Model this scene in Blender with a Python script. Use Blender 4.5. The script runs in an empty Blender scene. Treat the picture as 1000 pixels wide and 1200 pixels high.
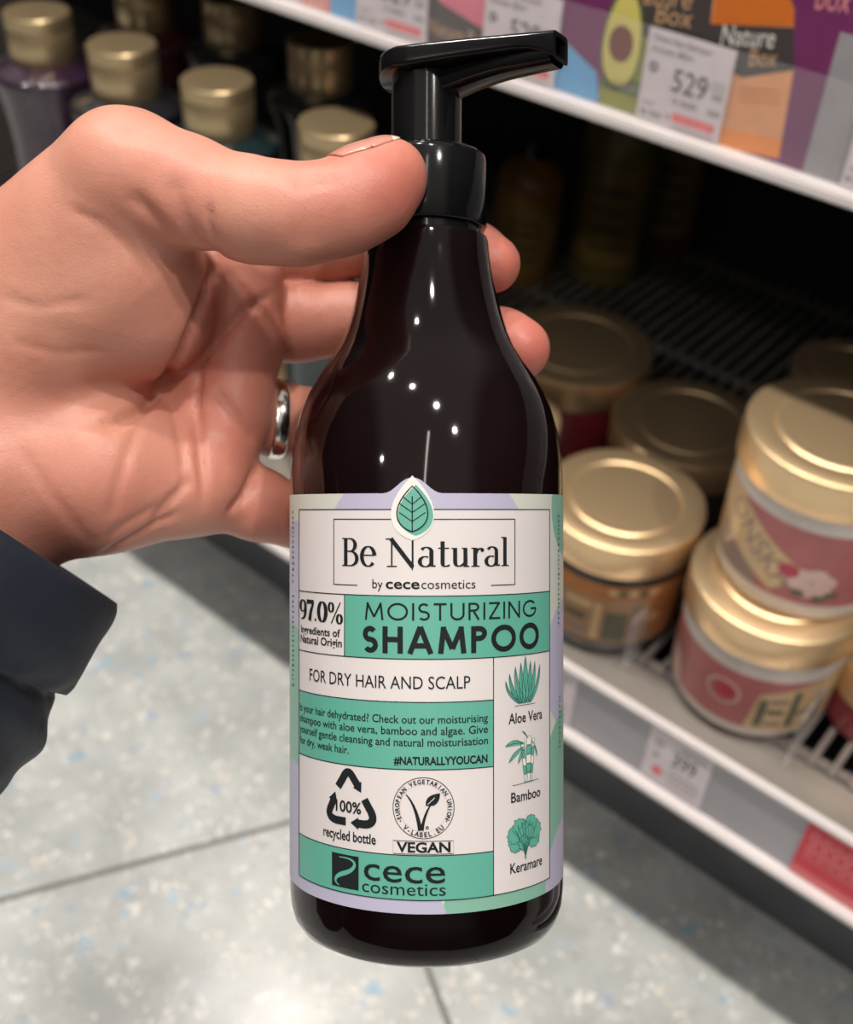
import bpy, bmesh, math, random
import numpy as np
from mathutils import Vector, Matrix

random.seed(7)
PI = math.pi

# ------------------------------------------------------------------ camera, world, lights, exposure
F = 1350.0                                   # focal length in pixels of the 1000 px wide frame
_D = np.array([-100.0, 1573.0, F]); _D /= np.linalg.norm(_D)          # straight down, seen from the camera
_S = np.array([-2254.0, -1302.0, F]); _S -= _D * _S.dot(_D); _S /= np.linalg.norm(_S)   # along the shelf
RW = np.array([-_S, np.cross(_D, _S), -_D])  # camera (right, down, forward) -> world
CAM = np.array([0.0, 0.0, 0.70])
FOCUS = 0.2761

def ray(px, py):
    return RW @ np.array([(px - 500) / F, (py - 600) / F, 1.0])
def on_z(px, py, h):
    r = ray(px, py); return CAM + r * ((h - CAM[2]) / r[2])
def on_y(px, py, y):
    r = ray(px, py); return CAM + r * (y / r[1])

right = Vector(RW[:, 0]); down = Vector(RW[:, 1]); fwd = Vector(RW[:, 2])
cam_data = bpy.data.cameras.new('camera')
cam = bpy.data.objects.new('camera', cam_data)
bpy.context.scene.collection.objects.link(cam)
mw = Matrix.Identity(4)
for i in range(3):
    mw[i][0] = right[i]; mw[i][1] = -down[i]; mw[i][2] = -fwd[i]; mw[i][3] = CAM[i]
cam.matrix_world = mw
cam_data.sensor_fit = 'HORIZONTAL'; cam_data.sensor_width = 36
cam_data.lens = F / 1000 * 36
cam_data.clip_start = 0.01
cam_data.dof.use_dof = True
cam_data.dof.focus_distance = 0.250
cam_data.dof.aperture_fstop = 17.0
sc = bpy.context.scene
sc.camera = cam
sc.view_settings.view_transform = 'Standard'
sc.view_settings.look = 'None'
sc.view_settings.gamma = 1.0
sc.view_settings.use_curve_mapping = False
sc.view_settings.exposure = 0.0

world = bpy.data.worlds.new('store_surroundings'); sc.world = world
world.use_nodes = True
wn, wl = world.node_tree.nodes, world.node_tree.links
bgn = wn['Background']
wtc = wn.new('ShaderNodeTexCoord'); wsep = wn.new('ShaderNodeSeparateXYZ'); wl.new(wtc.outputs['Generated'], wsep.inputs[0])
wr_ = wn.new('ShaderNodeValToRGB'); wr_.color_ramp.interpolation = 'EASE'
wr_.color_ramp.elements[0].position = 0.05; wr_.color_ramp.elements[0].color = (0.055, 0.050, 0.048, 1)
wr_.color_ramp.elements[1].position = 0.75; wr_.color_ramp.elements[1].color = (0.42, 0.39, 0.37, 1)
wl.new(wsep.outputs[2], wr_.inputs[0]); # bright band added to the surroundings for the bottle's reflections, dimmed at the sides
wdot = wn.new('ShaderNodeVectorMath'); wdot.operation = 'DOT_PRODUCT'; wdot.inputs[1].default_value = (0.769, 0.638, 0.048)
wl.new(wtc.outputs['Generated'], wdot.inputs[0])
wabs = wn.new('ShaderNodeMath'); wabs.operation = 'ABSOLUTE'; wl.new(wdot.outputs['Value'], wabs.inputs[0])
wmr = wn.new('ShaderNodeMapRange'); wmr.interpolation_type = 'SMOOTHSTEP'
wmr.inputs[1].default_value = 0.50; wmr.inputs[2].default_value = 0.70; wmr.inputs[3].default_value = 1.25; wmr.inputs[4].default_value = 0.28
wl.new(wabs.outputs[0], wmr.inputs[0]); wl.new(wmr.outputs[0], bgn.inputs[1])
wl.new(wr_.outputs[0], bgn.inputs[0])

def lamp(name, loc, size, power, color, target=None):
    l = bpy.data.lights.new(name, 'AREA'); l.shape = 'DISK'; l.size = size; l.energy = power; l.color = color
    o = bpy.data.objects.new(name, l); sc.collection.objects.link(o); o.location = loc
    if target is not None:
        d = Vector(target) - Vector(loc)
        o.rotation_euler = d.to_track_quat('-Z', 'Y').to_euler()
    return o
WARM = (1.0, 0.92, 0.84)
for x in (-1.5, -0.65, 0.2, 1.0):
    lamp('ceiling_lamp', (x, 0.05, 2.6), 0.12, 19.5, WARM)
lamp('ceiling_lamp', (-1.2, 1.04, 2.6), 0.10, 9, WARM, (-0.25, 0.2, 0))
tube = bpy.data.lights.new('ceiling_tube', 'AREA'); tube.shape = 'RECTANGLE'; tube.size = 0.06; tube.size_y = 2.6; tube.energy = 9; tube.color = WARM
tube_o = bpy.data.objects.new('ceiling_tube', tube); sc.collection.objects.link(tube_o); tube_o.location = (1.15, -1.65, 2.6)
tube_o.rotation_euler = (0, 0, math.radians(33))
for x in (-0.7, 0.6):
    lamp('ceiling_lamp', (x, -2.3, 2.6), 0.14, 6, WARM, (0, 0, 0.5))

# ------------------------------------------------------------------ helpers
C = sc.collection
def link(o, parent=None):
    C.objects.link(o)
    if parent is not None: o.parent = parent
    return o
def tag(o, label=None, cat=None, group=None, kind=None):
    if label: o['label'] = label
    if cat: o['category'] = cat
    if group: o['group'] = group
    if kind: o['kind'] = kind
    return o
def thing(name, label, cat, loc=(0, 0, 0), group=None):
    o = bpy.data.objects.new(name, None); C.objects.link(o); o.location = loc
    o.empty_display_size = 0.02
    return tag(o, label, cat, group)
def mesh_obj(name, verts, faces, mats, parent=None, midx=None, smooth=True):
    me = bpy.data.meshes.new(name)
    me.from_pydata([tuple(map(float, v)) for v in verts], [], [tuple(f) for f in faces])
    for m in (mats if isinstance(mats, (list, tuple)) else [mats]): me.materials.append(m)
    if midx is not None: me.polygons.foreach_set('material_index', midx)
    if smooth: me.polygons.foreach_set('use_smooth', [True] * len(me.polygons))
    me.update()
    return link(bpy.data.objects.new(name, me), parent)
def bm_obj(name, bm, mats, parent=None, smooth=False, angle=None):
    me = bpy.data.meshes.new(name)
    bm.normal_update(); bm.to_mesh(me); bm.free()
    for m in (mats if isinstance(mats, (list, tuple)) else [mats]): me.materials.append(m)
    if smooth: me.polygons.foreach_set('use_smooth', [True] * len(me.polygons))
    if smooth and angle: me.set_sharp_from_angle(angle=angle)
    return link(bpy.data.objects.new(name, me), parent)
def add_box(bm, x0, x1, y0, y1, z0, z1, mi=0):
    vs = [bm.verts.new(p) for p in ((x0,y0,z0),(x1,y0,z0),(x1,y1,z0),(x0,y1,z0),(x0,y0,z1),(x1,y0,z1),(x1,y1,z1),(x0,y1,z1))]
    for f in ((0,3,2,1),(4,5,6,7),(0,1,5,4),(1,2,6,5),(2,3,7,6),(3,0,4,7)):
        bm.faces.new([vs[i] for i in f]).material_index = mi
def box_obj(name, b, mat, parent=None, bevel=0.0):
    bm = bmesh.new(); add_box(bm, *b)
    if bevel: bmesh.ops.bevel(bm, geom=bm.edges[:], offset=bevel, segments=2, affect='EDGES', profile=0.7)
    return bm_obj(name, bm, mat, parent)
def lathe(name, prof, mat, parent=None, n=96, angle=math.radians(38), loc=None, midx=None):
    """prof: list of (r, z); a radius of zero closes the surface at that end"""
    bm = bmesh.new(); rings = []
    for r, z in prof:
        if r < 1e-9: rings.append([bm.verts.new((0, 0, z))])
        else: rings.append([bm.verts.new((r * math.cos(2*PI*i/n), r * math.sin(2*PI*i/n), z)) for i in range(n)])
    for k, (a, b) in enumerate(zip(rings, rings[1:])):
        for i in range(n):
            j = (i + 1) % n
            if len(a) == 1 and len(b) == 1: continue
            if len(a) == 1: f = bm.faces.new((a[0], b[i], b[j]))
            elif len(b) == 1: f = bm.faces.new((a[i], b[0], a[j]))
            else: f = bm.faces.new((a[i], b[i], b[j], a[j]))
            if midx: f.material_index = midx[k]
    bmesh.ops.recalc_face_normals(bm, faces=bm.faces[:])
    o = bm_obj(name, bm, mat, parent, smooth=True, angle=angle)
    if loc is not None: o.location = loc
    return o

# ------------------------------------------------------------------ materials
def new_mat(name):
    m = bpy.data.materials.new(name); m.use_nodes = True
    return m, m.node_tree.nodes, m.node_tree.links, m.node_tree.nodes['Principled BSDF']
def mat(name, col, rough=0.5, metal=0.0, spec=0.5, coat=0.0, alpha=1.0, noise=0.0, nscale=40, bump=0.0, bscale=200, trans=0.0):
    m, N, L, p = new_mat(name)
    p.inputs['Base Color'].default_value = (*col, 1)
    p.inputs['Roughness'].default_value = rough; p.inputs['Metallic'].default_value = metal
    p.inputs['Specular IOR Level'].default_value = spec; p.inputs['Coat Weight'].default_value = coat
    p.inputs['Coat Roughness'].default_value = 0.06
    p.inputs['Alpha'].default_value = alpha; p.inputs['Transmission Weight'].default_value = trans
    if noise or bump:
        tc = N.new('ShaderNodeTexCoord')
    if noise:
        n = N.new('ShaderNodeTexNoise'); n.inputs['Scale'].default_value = nscale; n.inputs['Detail'].default_value = 4
        L.new(tc.outputs['Object'], n.inputs['Vector'])
        r = N.new('ShaderNodeValToRGB')
        r.color_ramp.elements[0].position = 0.3; r.color_ramp.elements[1].position = 0.7
        r.color_ramp.elements[0].color = (*[max(0, c * (1 - noise)) for c in col], 1)
        r.color_ramp.elements[1].color = (*[min(1, c * (1 + noise)) for c in col], 1)
        L.new(n.outputs['Fac'], r.inputs[0]); L.new(r.outputs[0], p.inputs['Base Color'])
    if bump:
        n = N.new('ShaderNodeTexNoise'); n.inputs['Scale'].default_value = bscale; n.inputs['Detail'].default_value = 3
        L.new(tc.outputs['Object'], n.inputs['Vector'])
        b = N.new('ShaderNodeBump'); b.inputs['Strength'].default_value = bump; b.inputs['Distance'].default_value = 0.001
        L.new(n.outputs['Fac'], b.inputs['Height']); L.new(b.outputs[0], p.inputs['Normal'])
    return m

def skin_material():
    m, N, L, p = new_mat('skin')
    tc = N.new('ShaderNodeTexCoord')
    n1 = N.new('ShaderNodeTexNoise'); n1.inputs['Scale'].default_value = 38; n1.inputs['Detail'].default_value = 5
    L.new(tc.outputs['Object'], n1.inputs['Vector'])
    r = N.new('ShaderNodeValToRGB'); r.color_ramp.elements[0].position = 0.30; r.color_ramp.elements[1].position = 0.70
    r.color_ramp.elements[0].color = (0.53, 0.228, 0.162, 1); r.color_ramp.elements[1].color = (0.655, 0.325, 0.238, 1)
    L.new(n1.outputs['Fac'], r.inputs[0])
    at = N.new('ShaderNodeAttribute'); at.attribute_name = 'flush'      # blood under thin skin: fingertips, knuckles, hollow of the palm
    mx = N.new('ShaderNodeMix'); mx.data_type = 'RGBA'; mx.inputs[7].default_value = (0.53, 0.140, 0.105, 1)
    L.new(at.outputs['Fac'], mx.inputs[0]); L.new(r.outputs[0], mx.inputs[6])
    L.new(mx.outputs[2], p.inputs['Base Color'])
    p.inputs['Subsurface Weight'].default_value = 0.20
    p.inputs['Subsurface Radius'].default_value = (1.0, 0.30, 0.16)
    p.inputs['Subsurface Scale'].default_value = 0.003
    p.inputs['Roughness'].default_value = 0.44
    p.inputs['Specular IOR Level'].default_value = 0.42
    v = N.new('ShaderNodeTexVoronoi'); v.inputs['Scale'].default_value = 1100; v.feature = 'DISTANCE_TO_EDGE'
    n2 = N.new('ShaderNodeTexNoise'); n2.inputs['Scale'].default_value = 420; n2.inputs['Detail'].default_value = 4
    L.new(tc.outputs['Object'], n2.inputs['Vector']); L.new(tc.outputs['Object'], v.inputs['Vector'])
    ad = N.new('ShaderNodeMath'); ad.operation = 'MULTIPLY_ADD'; ad.inputs[1].default_value = 0.5
    L.new(v.outputs['Distance'], ad.inputs[0]); L.new(n2.outputs['Fac'], ad.inputs[2])
    b = N.new('ShaderNodeBump'); b.inputs['Strength'].default_value = 0.22; b.inputs['Distance'].default_value = 0.0006
    L.new(ad.outputs[0], b.inputs['Height']); L.new(b.outputs[0], p.inputs['Normal'])
    return m

def floor_material():
    m, N, L, p = new_mat('terrazzo')
    tc = N.new('ShaderNodeTexCoord')
    base = N.new('ShaderNodeTexNoise'); base.inputs['Scale'].default_value = 28; base.inputs['Detail'].default_value = 6
    L.new(tc.outputs['Object'], base.inputs['Vector'])
    r = N.new('ShaderNodeValToRGB'); r.color_ramp.elements[0].position = 0.35; r.color_ramp.elements[1].position = 0.7
    r.color_ramp.elements[0].color = (0.41, 0.432, 0.425, 1); r.color_ramp.elements[1].color = (0.53, 0.555, 0.545, 1)
    L.new(base.outputs['Fac'], r.inputs[0])
    cur = r.outputs[0]
    def chips(cur, scale, keep, colors, size):
        vv = N.new('ShaderNodeTexVoronoi'); vv.inputs['Scale'].default_value = scale
        nd = N.new('ShaderNodeTexNoise'); nd.inputs['Scale'].default_value = scale * 1.7
        L.new(tc.outputs['Object'], nd.inputs['Vector'])
        mx = N.new('ShaderNodeMix'); mx.data_type = 'VECTOR'; mx.inputs[0].default_value = 0.025
        L.new(tc.outputs['Object'], mx.inputs[4]); L.new(nd.outputs['Color'], mx.inputs[5])
        L.new(mx.outputs[1], vv.inputs['Vector'])
        sep = N.new('ShaderNodeSeparateColor'); L.new(vv.outputs['Color'], sep.inputs[0])
        sel = N.new('ShaderNodeMath'); sel.operation = 'LESS_THAN'; sel.inputs[1].default_value = keep; L.new(sep.outputs[0], sel.inputs[0])
        near = N.new('ShaderNodeMapRange'); near.inputs[1].default_value = size; near.inputs[2].default_value = size + 0.08
        near.inputs[3].default_value = 1; near.inputs[4].default_value = 0; L.new(vv.outputs['Distance'], near.inputs[0])
        fac = N.new('ShaderNodeMath'); fac.operation = 'MULTIPLY'; L.new(sel.outputs[0], fac.inputs[0]); L.new(near.outputs[0], fac.inputs[1])
        cr = N.new('ShaderNodeValToRGB'); cr.color_ramp.interpolation = 'CONSTANT'
        while len(cr.color_ramp.elements) < len(colors): cr.color_ramp.elements.new(0.5)
        for i, cc in enumerate(colors):
            cr.color_ramp.elements[i].position = i / len(colors); cr.color_ramp.elements[i].color = (*cc, 1)
        L.new(sep.outputs[1], cr.inputs[0])
        mm = N.new('ShaderNodeMix'); mm.data_type = 'RGBA'
        L.new(fac.outputs[0], mm.inputs[0]); L.new(cur, mm.inputs[6]); L.new(cr.outputs[0], mm.inputs[7])
        return mm.outputs[2]
    cur = chips(cur, 120, 0.55, [(0.80, 0.79, 0.75), (0.70, 0.71, 0.69), (0.36, 0.38, 0.38), (0.72, 0.68, 0.60)], 0.30)
    cur = chips(cur, 72, 0.22, [(0.29, 0.44, 0.56), (0.40, 0.50, 0.58), (0.36, 0.41, 0.52), (0.74, 0.73, 0.69)], 0.27)
    # thin dark joints between the big tiles
    sx = N.new('ShaderNodeSeparateXYZ'); L.new(tc.outputs['Object'], sx.inputs[0])
    def joint(nx, ny, off):
        d = N.new('ShaderNodeVectorMath'); d.operation = 'DOT_PRODUCT'; d.inputs[1].default_value = (nx, ny, 0)
        L.new(tc.outputs['Object'], d.inputs[0])
        a = N.new('ShaderNodeMath'); a.operation = 'ADD'; a.inputs[1].default_value = -off + 60.3; L.new(d.outputs['Value'], a.inputs[0])
        mo = N.new('ShaderNodeMath'); mo.operation = 'MODULO'; mo.inputs[1].default_value = 0.6; L.new(a.outputs[0], mo.inputs[0])
        s = N.new('ShaderNodeMath'); s.operation = 'SUBTRACT'; s.inputs[1].default_value = 0.3; L.new(mo.outputs[0], s.inputs[0])
        ab = N.new('ShaderNodeMath'); ab.operation = 'ABSOLUTE'; L.new(s.outputs[0], ab.inputs[0])
        lt = N.new('ShaderNodeMath'); lt.operation = 'LESS_THAN'; lt.inputs[1].default_value = 0.0021; L.new(ab.outputs[0], lt.inputs[0])
        return lt.outputs[0]
    p1 = np.array([-0.451, 0.157]); p2 = np.array([-0.211, 0.307])
    n1 = np.array([0.861, -0.508]); n2 = np.array([0.508, 0.861])
    j1 = joint(n1[0], n1[1], float(p1 @ n1)); j2 = joint(n2[0], n2[1], float(p2 @ n2))
    jm = N.new('ShaderNodeMath'); jm.operation = 'MAXIMUM'; L.new(j1, jm.inputs[0]); L.new(j2, jm.inputs[1])
    mm = N.new('ShaderNodeMix'); mm.data_type = 'RGBA'; mm.inputs[7].default_value = (0.17, 0.165, 0.15, 1)
    L.new(jm.outputs[0], mm.inputs[0]); L.new(cur, mm.inputs[6])
    L.new(mm.outputs[2], p.inputs['Base Color'])
    p.inputs['Roughness'].default_value = 0.22
    return m

def brushed(name, col, rough=0.32, metal=0.75):
    m, N, L, p = new_mat(name)
    tc = N.new('ShaderNodeTexCoord'); mp = N.new('ShaderNodeMapping'); mp.inputs['Scale'].default_value = (600, 600, 8)
    L.new(tc.outputs['Object'], mp.inputs['Vector'])
    n = N.new('ShaderNodeTexNoise'); n.inputs['Scale'].default_value = 1.0; L.new(mp.outputs[0], n.inputs['Vector'])
    r = N.new('ShaderNodeMapRange'); r.inputs[3].default_value = rough - 0.05; r.inputs[4].default_value = rough + 0.08
    L.new(n.outputs['Fac'], r.inputs[0]); L.new(r.outputs[0], p.inputs['Roughness'])
    p.inputs['Base Color'].default_value = (*col, 1); p.inputs['Metallic'].default_value = metal
    return m

def label_paper():
    """printed label stock: pale base with big lavender and mint blobs, read from the label's own UV (millimetres / 200)"""
    m, N, L, p = new_mat('label_paper')
    uv = N.new('ShaderNodeUVMap')
    cur = None
    base = N.new('ShaderNodeRGB'); base.outputs[0].default_value = (0.56, 0.59, 0.53, 1); cur = base.outputs[0]
    def blob(cur, s, h, r, col):
        d = N.new('ShaderNodeVectorMath'); d.operation = 'DISTANCE'; d.inputs[1].default_value = ((s + 100) / 200, (h + 100) / 200, 0)
        L.new(uv.outputs[0], d.inputs[0])
        lt = N.new('ShaderNodeMath'); lt.operation = 'LESS_THAN'; lt.inputs[1].default_value = r / 200; L.new(d.outputs['Value'], lt.inputs[0])
        mm = N.new('ShaderNodeMix'); mm.data_type = 'RGBA'; mm.inputs[7].default_value = (*col, 1)
        L.new(lt.outputs[0], mm.inputs[0]); L.new(cur, mm.inputs[6]); return mm.outputs[2]
    LAV = (0.44, 0.43, 0.57); MINT = (0.21, 0.43, 0.34)
    cur = blob(cur, 0, -14, 26, LAV); cur = blob(cur, -36, -18, 16, LAV)
    cur = blob(cur, -44, -44, 19, MINT); cur = blob(cur, -40, -76, 19, LAV)
    cur = blob(cur, 45, 1, 11, MINT); cur = blob(cur, 45, -35, 15, LAV)
    cur = blob(cur, 46, -62, 17, MINT); cur = blob(cur, 22, -88, 19, MINT); cur = blob(cur, 44, -84, 13, LAV)
    cur = blob(cur, -12, -90, 17, LAV)
    L.new(cur, p.inputs['Base Color']); p.inputs['Roughness'].default_value = 0.38
    return m

M = {}
M['skin'] = skin_material()
M['nail'] = mat('nail', (0.60, 0.255, 0.195), 0.2, coat=0.4)
M['nail_tip'] = mat('nail_tip', (0.85, 0.72, 0.62), 0.2, coat=0.5)
M['navy'] = mat('navy_jacket', (0.010, 0.015, 0.030), 0.62, noise=0.25, nscale=30, bump=0.5, bscale=120)
M['silver'] = mat('silver', (0.78, 0.75, 0.70), 0.16, metal=1.0)
M['amber'] = mat('dark_amber_plastic', (0.0050, 0.0018, 0.0022), 0.06, spec=0.34, noise=0.6, nscale=14)
M['black'] = mat('black_plastic', (0.005, 0.005, 0.0055), 0.12, spec=0.36, noise=0.2, nscale=60)
M['paper'] = label_paper()
M['white'] = mat('label_white', (0.655, 0.625, 0.625), 0.4, noise=0.02)
M['teal'] = mat('label_teal', (0.105, 0.385, 0.300), 0.4, noise=0.02)
M['ink'] = mat('label_ink', (0.012, 0.015, 0.018), 0.6, spec=0.15, noise=0.1)
M['tealink'] = mat('label_teal_ink', (0.015, 0.11, 0.10), 0.5, noise=0.1)
M['cream'] = mat('label_cream', (0.74, 0.74, 0.70), 0.4, noise=0.02)
M['floor'] = floor_material()
M['gold'] = brushed('gold_lid', (0.86, 0.63, 0.37), 0.36, 0.82)
M['goldcap'] = brushed('brushed_gold_cap', (0.50, 0.38, 0.22), 0.30)
M['railgrey'] = mat('rail_grey', (0.36, 0.35, 0.38), 0.35, noise=0.05, nscale=15)
M['railwhite'] = mat('rail_white', (0.72, 0.68, 0.68), 0.35, noise=0.03)
M['shelfmetal'] = mat('shelf_metal', (0.36, 0.33, 0.30), 0.28, metal=0.35, noise=0.06)
M['wire'] = mat('shelf_wire', (0.30, 0.27, 0.25), 0.35, metal=0.3, noise=0.05)
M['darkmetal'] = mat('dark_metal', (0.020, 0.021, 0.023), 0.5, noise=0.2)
M['plinth'] = mat('plinth_grey', (0.11, 0.115, 0.125), 0.55, noise=0.2, nscale=18)

# ------------------------------------------------------------------ flat printed art laid on a surface
_tcache = {}
def text_polys(body, bold=0.0):
    """outline of a line of lettering as 2D triangles, capital height 1, starting at x = 0"""
    key = (body, bold)
    if key in _tcache: return _tcache[key]
    def get(s):
        cu = bpy.data.curves.new('tmp', 'FONT'); cu.body = s; cu.size = 1.0; cu.offset = bold; cu.resolution_u = 3
        cu.fill_mode = 'BOTH'; cu.dimensions = '2D'
        o = bpy.data.objects.new('tmp', cu); C.objects.link(o)
        dg = bpy.context.evaluated_depsgraph_get(); dg.update()
        me = o.evaluated_get(dg).to_mesh()
        v = np.array([x.co[:2] for x in me.vertices]).reshape(-1, 2); f = [tuple(p.vertices) for p in me.polygons]
        o.evaluated_get(dg).to_mesh_clear()
        bpy.data.objects.remove(o); bpy.data.curves.remove(cu)
        return v, f
    if 'H' not in _tcache:
        sv = bold; bold = 0.0
        hv, _ = get('H'); _tcache['H'] = hv[:, 1].max() - hv[:, 1].min(); bold = sv
    v, f = get(body)
    v = v / _tcache['H']
    v[:, 0] -= v[:, 0].min()
    _tcache[key] = (v, f)
    return v, f

class Art:
    def __init__(s): s.items = []; s.mats = []
    def _m(s, m):
        if m not in s.mats: s.mats.append(m)
        return s.mats.index(m)
    def poly(s, pts, m, layer): s.items.append((np.array(pts, float), [tuple(range(len(pts)))], s._m(m), layer))
    def rect(s, x0, x1, y0, y1, m, layer): s.poly([(x0, y0), (x1, y0), (x1, y1), (x0, y1)], m, layer)
    def raw(s, v, f, m, layer): s.items.append((np.array(v, float), f, s._m(m), layer))
    def text(s, body, xl, xr, base, cap, m, layer, bold=0.0, slant=0.0):
        v, f = text_polys(body, bold)
        w = v[:, 0].max(); v = v.copy()
        v[:, 0] = xl + v[:, 0] * (xr - xl) / w + slant * v[:, 1] * cap
        v[:, 1] = base + v[:, 1] * cap
        s.raw(v, f, m, layer)
    def stroke(s, pts, w, m, layer, closed=False):
        pts = np.array(pts, float); n = len(pts)
        ws = np.full(n, w) if np.isscalar(w) else np.array(w, float)
        t = np.zeros_like(pts)
        if closed: t = np.roll(pts, -1, 0) - np.roll(pts, 1, 0)
        else:
            t[1:-1] = pts[2:] - pts[:-2]; t[0] = pts[1] - pts[0]; t[-1] = pts[-1] - pts[-2]
        t /= np.maximum(np.linalg.norm(t, axis=1), 1e-9)[:, None]
        nn = np.stack([-t[:, 1], t[:, 0]], 1)
        a = pts + nn * ws[:, None] / 2; b = pts - nn * ws[:, None] / 2
        v = np.concatenate([a, b]); f = []
        for i in range(n if closed else n - 1):
            j = (i + 1) % n
            f.append((n + i, n + j, j, i))
        s.raw(v, f, m, layer)
    def pen(s, pts, thick, thin, m, layer):
        """a nib stroke: thick where it runs up or down, thin where it runs across"""
        pts = np.array(pts, float)
        t = np.gradient(pts, axis=0); L_ = np.maximum(np.hypot(t[:, 0], t[:, 1]), 1e-9)
        w = thin + (thick - thin) * (np.abs(t[:, 1]) / L_) ** 1.5
        s.stroke(pts, w, m, layer)
    def disc(s, cx, cy, rx, ry, m, layer, n=40):
        s.poly([(cx + rx * math.cos(2*PI*i/n), cy + ry * math.sin(2*PI*i/n)) for i in range(n)], m, layer)
    def ring(s, cx, cy, rx, ry, w, m, layer, n=64):
        s.stroke([(cx + rx * math.cos(2*PI*i/n), cy + ry * math.sin(2*PI*i/n)) for i in range(n)], w, m, layer, True)
    def build(s, name, fn, maxlen, parent=None, uv=None):
        bm = bmesh.new()
        lay = bm.verts.layers.float.new('lay')
        for v, f, mi, layer in s.items:
            vs = []
            for q in v:
                x = bm.verts.new((q[0], q[1], 0)); x[lay] = layer; vs.append(x)
            for ff in f:
                try: fc = bm.faces.new([vs[i] for i in ff])
                except ValueError: continue
                fc.material_index = mi
        bmesh.ops.triangulate(bm, faces=[f for f in bm.faces if len(f.verts) > 4])
        for f in bm.faces:
            f.normal_update()
            if f.normal.z < 0: f.normal_flip()
        for _ in range(7):
            e = [x for x in bm.edges if abs(x.verts[0].co.x - x.verts[1].co.x) > maxlen or (len(x.link_faces) and (x.verts[0].co - x.verts[1].co).length > maxlen * 6)]
            if not e: break
            bmesh.ops.subdivide_edges(bm, edges=e, cuts=1, use_grid_fill=False)
            bmesh.ops.triangulate(bm, faces=[f for f in bm.faces if len(f.verts) > 4])
        if uv:
            ul = bm.loops.layers.uv.new('UVMap')
            for f in bm.faces:
                for l in f.loops: l[ul].uv = uv(l.vert.co.x, l.vert.co.y)
        for v in bm.verts: v.co = fn(v.co.x, v.co.y, v[lay])
        return bm_obj(name, bm, [M[k] for k in s.mats], parent)

def arc(cx, cy, rx, ry, a0, a1, n=24):
    return [(cx + rx * math.cos(math.radians(a0 + (a1 - a0) * i / n)), cy + ry * math.sin(math.radians(a0 + (a1 - a0) * i / n))) for i in range(n + 1)]
def bez(p0, p1, p2, p3=None, n=14):
    out = []
    for i in range(n + 1):
        t = i / n; u = 1 - t
        if p3 is None: q = [u*u*p0[k] + 2*u*t*p1[k] + t*t*p2[k] for k in (0, 1)]
        else: q = [u**3*p0[k] + 3*u*u*t*p1[k] + 3*u*t*t*p2[k] + t**3*p3[k] for k in (0, 1)]
        out.append(tuple(q))
    return out

# the frame of the held bottle: x to the right, y away from the viewer, z along the bottle
HOLD = Matrix.Identity(4)
_o = Vector(CAM) + fwd * FOCUS
for i in range(3):
    HOLD[i][0] = right[i]; HOLD[i][1] = fwd[i]; HOLD[i][2] = -down[i]; HOLD[i][3] = _o[i]


# ------------------------------------------------------------------ setting: floor and the store shelf
fl = box_obj('floor', (-2.2, 1.6, -1.6, 1.3, -0.02, 0.0), M['floor']); tag(fl, kind='structure')

shelf = thing('display_shelf', 'two tier store shelf with grey price rails and a wire lower deck', 'shelf', (-0.5, 0.5, 0))
def shelf_part(name, bm, mats, **k):
    o = bm_obj(name, bm, mats, None, **k)
    o.parent = shelf; o.matrix_parent_inverse = Matrix.Translation(-Vector(shelf.location)); return o
X0, X1 = -1.55, 0.45
bm = bmesh.new(); add_box(bm, X0, X1, 0.485, 0.50, 0.0, 0.150); shelf_part('plinth', bm, M['plinth'])
bm = bmesh.new(); add_box(bm, X0, X1, 0.4115, 0.4150, 0.153, 0.203); shelf_part('lower_price_rail', bm, M['railgrey'])
bm = bmesh.new()
add_box(bm, X0, X1, 0.405, 0.416, 0.149, 0.1545); add_box(bm, X0, X1, 0.4090, 0.4145, 0.2010, 0.2055)
bmesh.ops.bevel(bm, geom=bm.edges[:], offset=0.0012, segments=2, affect='EDGES')
tag(shelf_part('rail_lip', bm, M['railwhite']), 'white lips of the lower rail')
bm = bmesh.new(); add_box(bm, X0, X1, 0.4155, 0.466, 0.170, 0.1755)
bmesh.ops.bevel(bm, geom=bm.edges[:], offset=0.001, segments=2, affect='EDGES')
shelf_part('deck_front_strip', bm, M['shelfmetal'])
bm = bmesh.new()
x = X0 + 0.003
while x < X1:
    add_box(bm, x, x + 0.0036, 0.464, 0.965, 0.1755, 0.1795); x += 0.0125
for y in (0.47, 0.62, 0.79, 0.95): add_box(bm, X0, X1, y, y + 0.005, 0.1715, 0.1755)
shelf_part('wire_deck', bm, M['wire'])
bm = bmesh.new(); add_box(bm, X0, X1, 0.502, 0.965, 0.120, 0.126); shelf_part('under_shade_sheet', bm, M['darkmetal'])  # dark sheet added to stand for the black shade under the wires
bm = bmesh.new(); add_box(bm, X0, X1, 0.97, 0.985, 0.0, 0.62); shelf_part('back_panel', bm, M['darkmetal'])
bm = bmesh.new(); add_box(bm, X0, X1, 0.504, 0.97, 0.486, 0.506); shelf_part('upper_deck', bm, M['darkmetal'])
bm = bmesh.new(); add_box(bm, X0, X1, 0.5022, 0.5040, 0.482, 0.622); shelf_part('upper_price_rail', bm, M['railgrey'])
bm = bmesh.new(); add_box(bm, X0, X1, 0.4935, 0.5045, 0.4775, 0.4835)
bmesh.ops.bevel(bm, geom=bm.edges[:], offset=0.0012, segments=2, affect='EDGES')
tag(shelf_part('rail_lip', bm, M['railwhite']), 'white lower lip of the upper rail')
M['clear'] = mat('clear_plastic', (0.80, 0.78, 0.80), 0.18, alpha=0.07)
bm = bmesh.new(); add_box(bm, X0, X1, 0.4965, 0.4975, 0.4835, 0.5285)
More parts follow.
